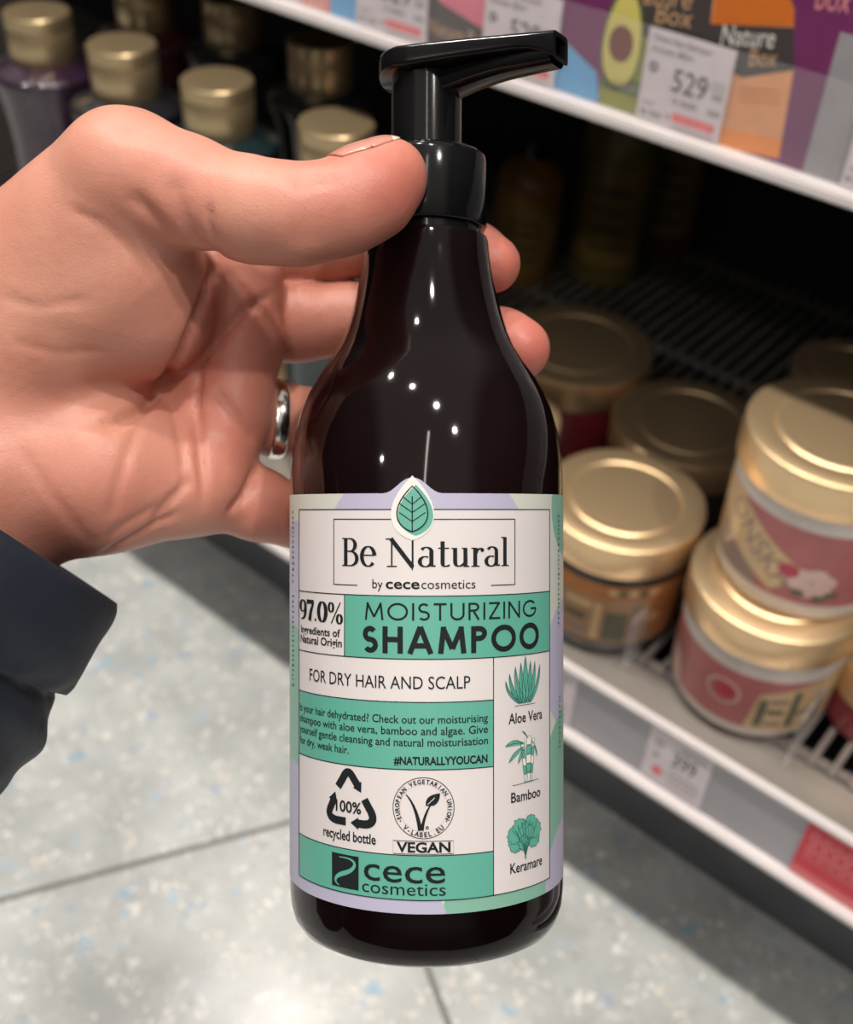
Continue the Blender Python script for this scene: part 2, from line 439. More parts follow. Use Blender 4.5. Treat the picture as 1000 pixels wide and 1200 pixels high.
tag(shelf_part('label_holder', bm, M['clear']), 'clear plastic strip in front of the upper price tags')

# printed advertising strip behind the clear holder; its artwork is laid out on the strip's own plane
for k, c in dict(purple=(0.155, 0.016, 0.105), mauve=(0.22, 0.07, 0.17), skyblue=(0.12, 0.38, 0.68), avogreen=(0.25, 0.27, 0.035),
                 avodark=(0.085, 0.14, 0.03), avoflesh=(0.62, 0.55, 0.14), avostone=(0.16, 0.035, 0.018), orange=(0.80, 0.26, 0.035), orangedeep=(0.62, 0.15, 0.01),
                 peach=(0.72, 0.33, 0.14), brownblack=(0.045, 0.035, 0.035), goldink=(0.55, 0.33, 0.17), pink=(0.72, 0.17, 0.25),
                 redbar=(0.75, 0.16, 0.17), tagwhite=(0.66, 0.60, 0.64), inkgrey=(0.09, 0.085, 0.09), softgrey=(0.36, 0.33, 0.35),
                 stripgrey=(0.30, 0.29, 0.31), coral=(0.75, 0.25, 0.19), taupe=(0.30, 0.20, 0.15), promored=(0.62, 0.03, 0.055), promopink=(0.70, 0.25, 0.27),
                 taggreen=(0.06, 0.22, 0.07)).items():
    M[k] = mat(k, c, 0.4, noise=0.06, nscale=90)
def U(px, py): p = on_y(px, py, 0.5); return (p[0], p[2])
def up_fn(u, v, l): return (u, 0.5015 - l, v)
ZB = 0.4840
a = Art()
def colx(px0, px1, m, layer, ztop=0.620, zbot=ZB, ref=120):
    """a vertical band of print between two places along the strip"""
    a.rect(px0, px1, zbot, ztop, m, layer)
XU = lambda px, py: U(px, py)[0]
colx(X0, X1, 'stripgrey', 0)
colx(XU(285, 0), XU(352, 12), 'tagwhite', .00005)
colx(XU(350, 12), XU(385, 22), 'coral', .0001)
for i in range(5):
    xx = XU(352, 12) + i * 0.0042; a.stroke([(xx, ZB), (xx + 0.006, ZB + 0.03)], 0.0012, 'tagwhite', .00015)
colx(XU(385, 22), XU(423, 30), 'skyblue', .0001)
colx(XU(497, 68), XU(574, 85), 'brownblack', .0001)
x0, x1 = XU(497, 68), XU(574, 85)
a.poly([(x0 - 0.002, ZB + 0.030), (x0 + 0.010, ZB + 0.024), (x1, ZB + 0.016), (x1, 0.62), (x0 - 0.002, 0.62)], 'pink', .00015)
a.text('Nature Box', x0 + 0.002, x1 - 0.004, ZB + 0.0075, 0.0075, 'goldink', .0002)
colx(XU(640, 105), XU(985, 200), 'purple', .00005)
a.poly([(XU(640, 105), ZB), (XU(700, 126), ZB), (XU(694, 110), ZB + 0.0145), (XU(650, 78), ZB + 0.026), (XU(640, 105), ZB + 0.028)], 'skyblue', .0001)
# avocado shampoo bottle
g0, g1 = XU(697, 128), XU(775, 150)
a.poly([(g0, ZB), (g1, ZB), (g1 + 0.004, 0.60), (g0 + 0.004, 0.60)], 'avogreen', .0001)
a.poly([U(738, -20), U(736, 10), U(742, 42), U(772, 48), U(836, 70), U(831, 20), U(838, -20)], 'brownblack', .00012)
cx, cz = U(727, 55)
def pear(s, m, l):
    pts = [(cx + s * 0.0105 * math.sin(t) * (1 - 0.30 * (math.cos(t) + 1) / 2), cz + s * (0.020 * math.cos(t) + 0.003)) for t in np.linspace(0, 2*PI, 41)[:-1]]
    a.poly(pts, m, l)
pear(1.25, 'avodark', .0002); pear(1.12, 'avoflesh', .00025)
a.disc(cx - .0005, cz + 0.001, 0.0068, 0.0085, 'avostone', .0003)
a.rect(g0 + 0.001, g1, ZB + 0.0085, ZB + 0.016, 'avodark', .0002)
a.text('AVOCADO OIL', g0 + 0.006, g1 - 0.004, ZB + 0.0105, 0.0034, 'stripgrey', .00025)
def slanted(s_, pl, pr, cap, m, l):
    """a word of the print; its pictures are tipped a little against the shelf"""
    p, q = np.array(U(*pl)), np.array(U(*pr)); d = q - p; w = np.linalg.norm(d); d /= w
    v, f = text_polys(s_); v = v.copy(); v[:, 0] *= w / v[:, 0].max(); v[:, 1] *= cap; v[:, 0] += v[:, 1] * .15
    a.raw(np.stack([p[0] + v[:, 0] * d[0] - v[:, 1] * d[1], p[1] + v[:, 0] * d[1] + v[:, 1] * d[0]], 1), f, m, l)
slanted('Nature', (732, 3), (808, 12), .0085, 'goldink', .0002)
slanted('Box', (766, 27), (808, 34), .0085, 'goldink', .0002)
# orange shampoo bottle
PU = lambda pts: [U(*p) for p in pts]
a.poly(PU([(838, 172), (911, 187), (921, 130), (929, 82), (929, 30), (920, -5), (835, -5), (831, 30), (836, 70)]), 'peach', .0001)
a.poly(PU([(838, 172), (911, 187), (915, 165), (842, 150)]), 'orange', .00012)
a.poly(PU([(832, 29), (929, 32), (930, 12), (921, -10), (905, -40), (850, -40), (838, -8)]), 'orangedeep', .00013)
a.poly(PU([(832, 29), (929, 33), (929, 83), (868, 92), (826, 70)]), 'brownblack', .00015)
slanted('Nature', (843, 53), (905, 57), .0085, 'cream', .0002)
slanted('Box', (876, 78), (908, 79), .0075, 'goldink', .0002)
for k in range(3): a.stroke(PU([(866, 104 + 7 * k), (912, 108 + 7 * k)]), .0007, 'orangedeep', .0002)
slanted('box', (953, 11), (993, 16), .0105, 'promopink', .0002)
g0 = XU(938, 205); g1 = XU(978, 222)
a.rect(g0, g1, ZB, ZB + 0.062, 'stripgrey', .00012)
strip = a.build('advertising_strip', up_fn, 0.05)
tag(strip, 'printed purple shelf strip with avocado and orange shampoo bottles on it', 'advertisement')

def tag_mesh(name, xl, xr, z0, z1, yplane, draw, label, cat='price tag', group=None):
    a = Art(); a.rect(0, xr - xl, 0, z1 - z0, 'tagwhite', 0.0)
    draw(a, xr - xl, z1 - z0)
    o = a.build(name, lambda u, v, l: (u, -l, v), 0.05)
    # the card has a back and a thickness
    bm = bmesh.new(); bm.from_mesh(o.data); n = len(o.data.materials)
    add_box(bm, 0, xr - xl, 0.00002, 0.0005, 0, z1 - z0); bm.to_mesh(o.data); bm.free()
    o.location = (xl, yplane, z0)
    return tag(o, label, cat, group)
def upper_tag(a, w, h):
    l = .00012
    a.text('Nature Box Shampoo', .06*w, .74*w, .88*h, .07*h, 'inkgrey', l); a.text('Avocado 385ml', .06*w, .54*w, .765*h, .07*h, 'inkgrey', l)
    a.ring(.12*w, .60*h, .040*w, .042*h, .030*w, 'inkgrey', l)
    a.text('529', .36*w, .77*w, .41*h, .235*h, 'inkgrey', l, bold=0.012); a.text('00', .81*w, .955*w, .52*h, .115*h, 'softgrey', l)
    for x0, x1, y in ((.40,.46,.27), (.49,.69,.27), (.82,.96,.27), (.83,.95,.44)): a.rect(x0*w, x1*w, y*h, (y+.065)*h, 'softgrey', l)
    a.rect(.43*w, .93*w, .085*h, .185*h, 'redbar', l)
    for x0, x1, y, hh in ((.05,.2,.19,.03), (.04,.13,.06,.07), (.16,.31,.06,.07), (.35,.41,.08,.07), (.43,.95,.02,.025)): a.rect(x0*w, x1*w, y*h, (y+hh)*h, 'softgrey', l)
TY = 0.4995
for (pl, pr, lab) in (((418, 43), (499, 70), 'white price tag with a red bar above the pump head, left of the pink print'),
                      ((563, 90), (647, 117), 'white price tag half hidden behind the black pump spout'),
                      ((745, 138), (842, 165), 'white 529 price tag between the avocado and the orange bottle print'),
                      ((985, 215), (1075, 243), 'white price tag cut off at the right edge on the upper rail')):
    xl, xr = U(*pl)[0], U(*pr)[0]
    tag_mesh('price_tag', xl, xr, ZB + 0.0002, ZB + 0.0432, TY, upper_tag, lab, group='price tags on the upper rail')
def V(px, py): p = on_y(px, py, 0.411); return (p[0], p[2])
def lower_tag(a, w, h):
    l = .00012
    a.ring(.17*w, .76*h, .055*w, .06*h, .045*w, 'softgrey', l); a.rect(.12*w, .21*w, .48*h, .58*h, 'softgrey', l)
    a.text('399', .42*w, .80*w, .50*h, .27*h, 'inkgrey', l, bold=0.01); a.rect(.5*w, .9*w, .84*h, .90*h, 'softgrey', l)
    a.disc(.24*w, .24*h, .09*w, .09*h, 'redbar', l)
    for k in range(3): a.rect(.42*w, .92*w, (.12 + .1*k)*h, (.15 + .1*k)*h, 'softgrey', l)
for (pl, pr, lab) in (((752, 898), (820, 946), 'pale price tag on the lower rail below the stacked pink jars'),
                      ((600, 802), (668, 846), 'pale price tag on the lower rail just right of the shampoo bottle')):
    xl, xr = V(*pl)[0], V(*pr)[0]
    tag_mesh('price_tag', xl, xr, 0.1565, 0.1992, 0.4108, lower_tag, lab, group='price tags on the lower rail')
def promo(a, w, h):
    l = .00012
    a.rect(0, w, 0, h, 'promored', .00006)
    a.rect(.05*w, w, .38*h, .40*h, 'promopink', l)
    for r_ in range(2):
        for k in range(9): a.ring((.10 + .1*k)*w, (.55 + .22*r_)*h, .030*w, .085*h, .016*w, 'promopink', l, 20)
    a.rect(0, w, 0.0, .16*h, 'redbar', l)
xl, xr = V(928, 1010)[0], V(1060, 1090)[0]
tag_mesh('promotion_card', xl, xr, 0.1555, 0.2000, 0.4106, promo, 'red promotion card on the lower rail at the right edge', 'sign')
xl, xr = V(298, 560)[0], V(352, 590)[0]
def green_card(a, w, h): a.rect(0, w, 0, h * .8, 'taggreen', .00006)
tag_mesh('promotion_card', xl, xr, 0.1565, 0.2000, 0.4106, green_card, 'green card on the lower rail seen below the ring', 'sign')

# clear dividers standing on the deck
M['divider'] = mat('divider_plastic', (0.78, 0.76, 0.76), 0.12, alpha=0.22)
for (px, py, lab) in ((722, 790, 'clear plastic shelf divider between the navy jar and the pink jars'), (905, 915, 'clear plastic shelf divider right of the stacked pink jars')):
    p = on_z(px, py, 0.18)
    d = box_obj('shelf_divider', (-0.0008, 0.0008, 0, 0.40, 0, 0.040), M['divider']); d.location = (p[0], 0.452, 0.1797)
    tag(d, lab, 'divider')

# ------------------------------------------------------------------ goods on the lower deck
DECK = 0.1797
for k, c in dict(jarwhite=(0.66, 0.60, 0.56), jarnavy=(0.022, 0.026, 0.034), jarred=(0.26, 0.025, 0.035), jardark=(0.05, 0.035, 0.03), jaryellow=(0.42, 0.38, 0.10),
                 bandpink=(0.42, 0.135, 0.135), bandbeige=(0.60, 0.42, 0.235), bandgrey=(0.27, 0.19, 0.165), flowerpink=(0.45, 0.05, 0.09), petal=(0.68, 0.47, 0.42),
                 bandorange=(0.42, 0.17, 0.055), bandtan=(0.36, 0.22, 0.12), leafdark=(0.10, 0.11, 0.07)).items():
    M[k] = mat(k, c, 0.28, noise=0.08, nscale=70)
def tocam(x, y):
    b = np.array([CAM[0] - x, CAM[1] - y]); b /= np.linalg.norm(b); return b
def jar(px, py, ztop, R, H, body, lab, band=None, group='tubs on the lower deck', z0=DECK, fix=None, taper=0.93):
    p = on_z(px, py, ztop)
    if fix is not None: p = np.array([fix[0], fix[1], 0])
    t = thing('hair_mask_jar', lab, 'jar', (p[0], p[1], z0), group)
    hl = 0.0225
    rb = R * 0.965; rt = R * taper
    hb = H - hl
    prof = [(0, 0), (rt * 0.86, 0), (rt * 0.95, 0.0012), (rt, 0.006)]
    prof += [(rt + (rb - rt) * s, 0.006 + (hb - 0.006) * s) for s in np.linspace(0.1, 1, 8)]
    prof += [(rb * 0.9, hb + 0.002), (0, hb + 0.002)]
    lathe('jar_body', prof, M[body], t)
    lid = [(0, hb + 0.002), (R * 0.985, hb + 0.0001), (R, hb + 0.0012), (R, H - 0.0022), (R * 0.992, H - 0.0007), (R * 0.972, H), (R * 0.72, H - 0.0001),
           (R * 0.705, H - 0.0010), (R * 0.69, H - 0.0012), (R * 0.665, H - 0.0002), (R * 0.64, H), (R * 0.05, H + 0.0004), (0, H + 0.0004)]
    lathe('lid', lid, M['gold'], t)
    if band:
        b = tocam(p[0], p[1]); aa = np.array([-b[1], b[0]])
        def rad(z): return rt + (rb - rt) * min(1, max(0, (z - 0.006) / (hb - 0.006)))
        def fn(u, v, l):
            th = u / R; r = rad(v) + 0.00015 + l
            d = aa * math.sin(th) + b * math.cos(th)
            return (d[0] * r, d[1] * r, v)
        A = Art(); band(A, R, hb)
        A.build('wrap_label', fn, 0.003, t)
    return t
def band_pink_banner(A, R, hb):
    z0, z1 = 0.013, hb - 0.010
    A.rect(-2.4 * R, 2.4 * R, z0, z1, 'bandpink', 0)
    A.poly([(-1.6*R, z0), (-0.35*R, z0), (-0.62*R, z0 + .45*(z1-z0)), (-1.6*R, z1)], 'bandgrey', .0001)
    A.poly([(-1.55*R, z1), (-0.85*R, z1), (0.15*R, z0 + .42*(z1-z0)), (-0.20*R, z0 + .06*(z1-z0)), (-1.55*R, z0 + .72*(z1-z0))], 'bandbeige', .0002)
    A.poly([(-1.6*R, z0 + .75*(z1-z0)), (-1.0*R, z0 + .55*(z1-z0)), (-1.25*R, z0), (-1.6*R, z0)], 'bandtan', .00015)
    v, f = text_polys('ONSKA', 0.0)
    v = v.copy(); s = 0.0135; v *= s; v[:, 0] *= 0.85
    an = math.radians(-33); c_, s_ = math.cos(an), math.sin(an)
    A.raw(np.stack([v[:, 0]*c_ - v[:, 1]*s_ - 1.02*R, v[:, 0]*s_ + v[:, 1]*c_ + z0 + .74*(z1-z0)], 1), f, 'bandgrey', .0003)
    for k in range(6):
        an = k * PI / 3 + .3; A.disc(0.22*R + .007*math.cos(an), z0 + .32*(z1-z0) + .0055*math.sin(an), .0062, .0048, 'petal', .0003, 16)
    A.disc(-0.06*R, z0 + .42*(z1-z0), .006, .0045, 'flowerpink', .00035, 16)
    for dx, dz in ((-.004, -.007), (.008, -.009), (.014, -.006)): A.disc(0.18*R + dx, z0 + .3*(z1-z0) + dz, .0042, .0022, 'leafdark', .0004, 12)
def band_pink_flower(A, R, hb):
    z0, z1 = 0.010, hb - 0.012
    A.rect(-2.4 * R, 2.4 * R, z0, z1, 'bandpink', 0)
    A.poly([(-1.35*R, z0), (-0.85*R, z0), (-0.98*R, z0 + .45*(z1-z0)), (-1.35*R, z0 + .6*(z1-z0))], 'petal', .0001)
    A.disc(-0.22*R, z0 + .55*(z1-z0), .011, .0095, 'petal', .0001, 24); A.disc(-0.22*R, z0 + .55*(z1-z0), .0095, .008, 'bandpink', .00015, 24)
    A.disc(-0.20*R, z0 + .58*(z1-z0), .0062, .0058, 'flowerpink', .0002, 20)
    A.poly([(0.12*R, z0), (1.5*R, z0), (1.5*R, z1), (0.95*R, z1), (0.78*R, z0+.75*(z1-z0)), (0.2*R, z0 + .72*(z1-z0))], 'bandbeige', .0001)
    for k, (x, w, z, h) in enumerate(((.22,.10,.08,.55), (.34,.22,.56,.10), (.34,.2,.34,.10), (.34,.2,.10,.10), (.60,.10,.08,.72), (.72,.18,.3,.10), (.95,.1,.1,.6))):
        A.rect(x*R, (x+w)*R, z0 + z*(z1-z0), z0 + (z+h)*(z1-z0), 'bandgrey' if k % 2 else 'leafdark', .0002)
def band_navy(A, R, hb):
    z0, z1 = 0.010, hb - 0.007
    A.rect(-2.4 * R, 2.4 * R, z0, z1, 'bandorange', 0)
    A.poly([(-.75*R, z0), (.75*R, z0), (.62*R, z0+.8*(z1-z0)), (-.6*R, z0 + .75*(z1-z0))], 'bandtan', .0001)
    for k, (x, w, z, h) in enumerate(((-.62,.08,.1,.6), (-.5,.36,.56,.10), (-.5,.3,.33,.1), (-.5,.34,.1,.1), (-.1,.10,.05,.62), (.05,.30,.05,.5), (.4,.1,.1,.6), (.55,.25,.4,.1))):
        A.rect(x*R, (x+w)*R, z0 + z*(z1-z0), z0 + (z+h)*(z1-z0), ('bandgrey', 'bandbeige', 'leafdark')[k % 3], .0002)
    for k in range(5): A.disc((.1+.13*k)*R, z1 - .005, .0035, .0025, 'leafdark' if k % 2 else 'bandbeige', .00025, 12)
jar(733, 583, DECK + .088, 0.0485, .088, 'jarnavy', 'gold lidded navy jar with orange label, right of the shampoo bottle', band_navy)
j3 = jar(917, 676, DECK + .086, 0.0500, .086, 'jarwhite', 'lower pink jar of the stacked pair, a second jar on its lid', band_pink_flower)
p2_ = on_z(990, 503, DECK + .181)
jar(0, 0, 0, 0.0495, .0945, 'jarwhite', 'upper pink jar with beige banner, standing on another jar', band_pink_banner, z0=DECK + .0864, fix=p2_)
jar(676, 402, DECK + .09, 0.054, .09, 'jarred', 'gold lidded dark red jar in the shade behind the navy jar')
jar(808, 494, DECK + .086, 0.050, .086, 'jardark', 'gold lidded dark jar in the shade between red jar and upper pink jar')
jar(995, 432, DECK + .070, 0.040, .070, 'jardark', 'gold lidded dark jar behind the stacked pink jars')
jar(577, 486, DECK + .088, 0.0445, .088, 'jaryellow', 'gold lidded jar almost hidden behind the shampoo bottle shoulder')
jar(357, 432, DECK + .055, 0.028, .055, 'jaryellow', 'small yellow green jar seen between the fingers')
jar(1040, 800, DECK + .03, 0.03, .05, 'jarred', 'small dark red jar at the right edge beside the pink jars')

def glass(name, col, a=1.0):
    M[name] = mat(name, col, 0.10, coat=0.6, noise=0.35, nscale=30)
glass('g_purple', (0.030, 0.014, 0.030)); glass('g_black', (0.018, 0.018, 0.020)); glass('g_green', (0.014, 0.028, 0.032)); glass('g_wine', (0.05, 0.012, 0.018))
def tall_bottle(px, py, body, lab):
    H = 0.250
    p = on_z(px, py, DECK + H)
    t = thing('gold_capped_bottle', lab, 'bottle', (p[0], p[1], DECK), 'gold capped bottles on the lower deck')
    prof = [(0, 0), (.030, 0), (.034, .002), (.036, .008), (.0362, .060), (.0345, .095), (.0322, .122), (.0310, .142), (.0312, .158), (.0325, .175), (.0350, .192), (.0374, .2015),
            (.0386, .2060), (.0388, .2085), (.0383, .2105), (.0365, .2120), (.030, .2140), (.0245, .2165), (.0215, .2175), (.0215, .2195), (0, .2195)]
    lathe('bottle_body', prof, M[body], t, n=72)
    cap = [(0, .2168), (.0222, .2168), (.0229, .2178), (.0229, .2395), (.0226, .2400), (.0226, .2407), (.0231, .2412), (.0231, H - .0013), (.0222, H - .0002), (.0208, H), (.0060, H - .0006), (0, H - .0006)]
    lathe('cap', cap, M['goldcap'], t, n=72)
    return t
for px, py, b, lab in ((42, 12, 'g_purple', 'purple bottle with gold cap at the left edge of the photo'), (142, 50, 'g_black', 'black bottle with gold cap behind the thumb knuckle'),
                       (254, 92, 'g_green', 'blue green bottle with gold cap above the middle of the thumb'), (394, 142, 'g_green', 'gold capped bottle nearest the pump, just behind the thumb tip'),
                       (376, 44, 'g_black', 'shaded gold capped bottle beside the pump, close under the upper rail'), (272, -6, 'g_black', 'shaded gold capped bottle behind the blue green one'),
                       (168, -24, 'g_wine', 'shaded gold capped bottle behind the black one')):
    tall_bottle(px, py, b, lab)
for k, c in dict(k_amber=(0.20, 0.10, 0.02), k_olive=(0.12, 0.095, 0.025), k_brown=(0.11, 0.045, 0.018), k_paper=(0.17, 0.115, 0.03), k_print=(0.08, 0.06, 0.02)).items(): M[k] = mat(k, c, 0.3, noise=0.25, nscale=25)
def dim_bottle(px, py, R, H, body, lab, text=None):
    p = on_z(px, py, DECK)
    t = thing('shaded_bottle', lab, 'bottle', (p[0], p[1], DECK), 'shaded bottles at the back of the deck')
    lathe('bottle_body', [(0, 0), (R * .93, 0), (R, .004), (R, H * .68), (R * .93, H * .76), (R * .6, H * .83), (R * .42, H * .86), (R * .42, H * .88), (0, H * .88)], M[body], t, n=48)
    lathe('cap', [(0, H * .875), (R * .48, H * .875), (R * .48, H * .995), (R * .44, H), (0, H)], M['black'], t, n=48)
    b = tocam(p[0], p[1]); aa = np.array([-b[1], b[0]])
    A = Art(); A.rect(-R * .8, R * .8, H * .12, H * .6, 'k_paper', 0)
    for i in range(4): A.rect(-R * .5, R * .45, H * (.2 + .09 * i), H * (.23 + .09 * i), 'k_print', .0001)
    A.build('front_label', lambda u, v, l: ((aa * math.sin(u / R) + b * math.cos(u / R))[0] * (R + .0002 + l), (aa * math.sin(u / R) + b * math.cos(u / R))[1] * (R + .0002 + l), v), 0.004, t)
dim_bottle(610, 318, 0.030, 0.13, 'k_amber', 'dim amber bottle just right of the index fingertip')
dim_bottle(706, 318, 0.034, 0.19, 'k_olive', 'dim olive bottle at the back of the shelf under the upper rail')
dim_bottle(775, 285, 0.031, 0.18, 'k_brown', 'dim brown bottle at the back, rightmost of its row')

# ------------------------------------------------------------------ the held shampoo bottle (its own frame, millimetres)
bottle = thing('shampoo_bottle', 'dark amber pump bottle of shampoo with white and teal label, held in the hand', 'bottle')
bottle.matrix_world = HOLD
mm = 0.001
def mmp(p): return [(r * mm, z * mm) for r, z in p]
RB = 32.5
lathe('bottle_body', mmp([(0, -97), (20, -97.5), (24.8, -98.6), (27.8, -98.2), (30.0, -96.9), (31.5, -94.6), (32.25, -91.6), (RB, -88), (RB, -40), (RB, 0), (RB, 7),
      (32.35, 11), (31.9, 15), (31.2, 19), (29.8, 24), (28.0, 28.2), (25.8, 32), (23.4, 35.7), (21.3, 39), (19.6, 42.5), (18.2, 46.5), (17.1, 50.5), (16.1, 55), (15.3, 60),
      (14.9, 64), (14.5, 65.3), (12.5, 65.6), (0, 65.6)]), M['amber'], bottle, n=160, angle=math.radians(50))
lathe('collar', mmp([(0, 65.7), (13.0, 65.7), (13.0, 67.3), (14.0, 67.4), (14.35, 67.9), (14.35, 83.4), (14.1, 84.4), (13.4, 85.0), (9.4, 85.1), (9.4, 84.2), (0, 84.2)]), M['black'], bottle, n=128, angle=math.radians(50))
lathe('pump_stem', mmp([(0, 84.3), (8.35, 84.3), (8.35, 103.2), (0, 103.2)]), M['black'], bottle, n=96)
# pump head: a rear disc that narrows into the spout
PHI = math.radians(-35)
cd, sd = math.cos(PHI), math.sin(PHI)
bm = bmesh.new()
def loft(sections, cap=True):
    rings = [[bm.verts.new(p) for p in s] for s in sections]
    n = len(rings[0])
    for a_, b_ in zip(rings, rings[1:]):
        for i in range(n): bm.faces.new((a_[i], a_[(i+1) % n], b_[(i+1) % n], b_[i]))
    if cap: bm.faces.new(rings[0][::-1])
    return rings
def sect(t, w, z0, z1, r):
    """rounded rectangle across the spout at distance t from the stem axis"""
    pts = []
    r = min(r, w * .95, (z1 - z0) * .45)
    for (cx_, cz_, a0) in ((w - r, z1 - r, 0), (-w + r, z1 - r, 90), (-w + r, z0 + r, 180), (w - r, z0 + r, 270)):
        for k in range(5):
            an = math.radians(a0 + 22.5 * k); pts.append((cx_ + r * math.cos(an), cz_ + r * math.sin(an)))
    return [((t * cd - s * sd) * mm, (t * sd + s * cd) * mm, z * mm) for s, z in pts]
RD = 11.4
secs = []
for k in range(13):
    an = math.radians(178 - 83 * k / 12); t = RD * math.cos(an); w = max(0.8, RD * math.sin(an)); secs.append((t, w))
for k in range(1, 13):
    t = RD * math.cos(math.radians(95)) + (36.3 + 1) * k / 12
    f = k / 12; secs.append((t, RD * (1 - f) ** 1.25 * 0.72 + RD * 0.28 * (1 - f) + 3.4 * f))
plate = []
for t, w in secs:
    f = max(0, min(1, (t + RD) / (36.3 + RD)))
    z1 = 108.6 - 2.6 * f * f; z0 = 103.0 - 0.2 * f + (0.6 * math.sin(PI * f)) - 3.2 * max(0, (f - .8) / .2) ** 2
    plate.append(sect(t, w, z0, z1, 1.1))
rings = loft(plate)
end = rings[-1]; cen = Vector((0, 0, 0))
for v in end: cen += v.co / len(end)
axis = Vector((cd, sd, -.05)).normalized()
inner = [bm.verts.new(cen + (v.co - cen) * 0.66) for v in end]
deep = [bm.verts.new(v.co - axis * 0.007) for v in inner]
n = len(end)
for i in range(n):
    j = (i + 1) % n
    bm.faces.new((end[i], end[j], inner[j], inner[i])); bm.faces.new((inner[i], inner[j], deep[j], deep[i]))
bm.faces.new(deep)
tube = []
for k in range(15):
    t = 2 + 33.3 * k / 14; f = k / 14
    tube.append(sect(t, 4.6 - 1.3 * f, 97.6 + 2.6 * math.sin(PI * .5 * min(1, f * 1.5)) - 0.9 * f * f - .4, 104.5 - 1.2 * f, 2.0))
loft(tube)
bmesh.ops.recalc_face_normals(bm, faces=bm.faces[:])
bm_obj('pump_head', bm, M['black'], bottle, smooth=True, angle=math.radians(35))

# ---- the label: everything printed sits on the cylinder, u = millimetres round from the front, v = millimetres up
def lab(px, py):
    dx, dz = (px - 500) / F, (600 - py) / F
    d = FOCUS * 1000; A_ = dx * dx + 1; B_ = -d; C_ = d * d - RB * RB
    disc = max(0.0, B_ * B_ - A_ * C_); t = (-B_ - math.sqrt(disc)) / A_
    x = dx * t; y = t - d
    return (RB * math.atan2(x, -y), dz * t)
def lu(px): return lab(px, 600)[0]
def lv(py, px=500): return lab(px, py)[1]
def lfn(u, v, l):
    th = u / RB; r = (RB + 0.08 + l) * mm
    return (r * math.sin(th), -r * math.cos(th), v * mm)
luv = lambda u, v: ((u + 100) / 200, (v + 100) / 200)
LT, LB = lv(578), lv(1071.5)
lx = lu(483.5)
a = Art()
# outline of the label with the bump round the leaf
bump = [(lx - 6.4, LT)] + [(lx + q[0], LT + q[1]) for q in bez((-6.4, 0), (-3.8, 0.1), (-2.6, 3.3), (0, 3.35), 8) + bez((0, 3.35), (2.6, 3.3), (3.8, .1), (6.4, 0), 8)[1:]]
bump_o = bump[1:]
a.poly([(-56, LB), (56, LB), (56, LT)] + bump_o[::-1] + [(-56, LT)], 'paper', 0)
label = a.build('label', lfn, 1.6, bottle, uv=luv)

fl_, fr_, ft_, fb_ = lu(351.5), lu(643.5), lv(597), lv(1055)
r1, r2, r3, r4, r5 = lv(698.5), lv(772.5), lv(823), lv(902), lv(1002.5)
c1, c2 = lu(404.5), lu(578)
a = Art()
a.rect(fl_, fr_, fb_, ft_, 'white', .05)
a.rect(c1, fr_, r2, r1, 'teal', .09); a.rect(fl_, c2, r4, r3, 'teal', .09); a.rect(fl_, c2, fb_, r5, 'teal', .09)
LW = 0.20
def hl(x0, x1, y, w=LW): a.rect(x0, x1, y - w / 2, y + w / 2, 'ink', .14)
def vl(x, y0, y1, w=LW): a.rect(x - w / 2, x + w / 2, y0, y1, 'ink', .14)
for y in (ft_, fb_, r1, r2): hl(fl_, fr_, y)
for y in (r3, r4, r5): hl(fl_, c2, y)
vl(fl_, fb_, ft_, .3); vl(fr_, fb_, ft_, .26); vl(c1, r2, r1); vl(c2, fb_, r2)
bl, br, bt, bb = lu(392), lu(603), lv(608.5), lv(687)
vl(bl, bb, bt); vl(br, bb, bt); hl(bl, br, bt); hl(bl, lu(419.5), bb); hl(lu(575), br, bb)
a.build('printed_panels', lfn, 1.6, label)

# leaf emblem
a = Art()
ly0, ly1 = lv(623), lv(569.5)
def leaf(s, m, l, dx=0.0, dy=0.0):
    h = ly1 - ly0; cx_ = lx + dx; cy_ = ly0 + dy
    L_ = bez((0, 0), (-3.4, .10 * h), (-5.2, .48 * h), (0, h), 14); R_ = bez((0, h), (5.2, .48 * h), (3.4, .10 * h), (0, 0), 14)
    mid = h * .45
    return [(cx_ + x * s, cy_ + mid + (y - mid) * s) for x, y in L_ + R_[1:-1]]
a.poly(leaf(1.42, 0, 0), 'cream', .17)
a.poly(leaf(1.12, 0, 0, .75, -.35), 'teal', .20); a.poly(leaf(1, 0, 0), 'cream', .23)
a.poly(leaf(.97, 0, 0, .1, -.25), 'teal', .26)
a.stroke(leaf(1.0, 0, 0), .26, 'ink', .32, True)
h = ly1 - ly0
a.stroke([(lx, ly0 - .1), (lx, ly0 + h * .78)], .24, 'ink', .32)
for y_, dy in ((.22, .20), (.42, .20), (.60, .16)):
    wv = 2.75 if y_ < .5 else 1.9
    for s in (-1, 1): a.stroke([(lx, ly0 + h * y_), (lx + s * wv, ly0 + h * (y_ + dy))], .2, 'ink', .32)
a.build('leaf_emblem', lfn, 1.4, label)

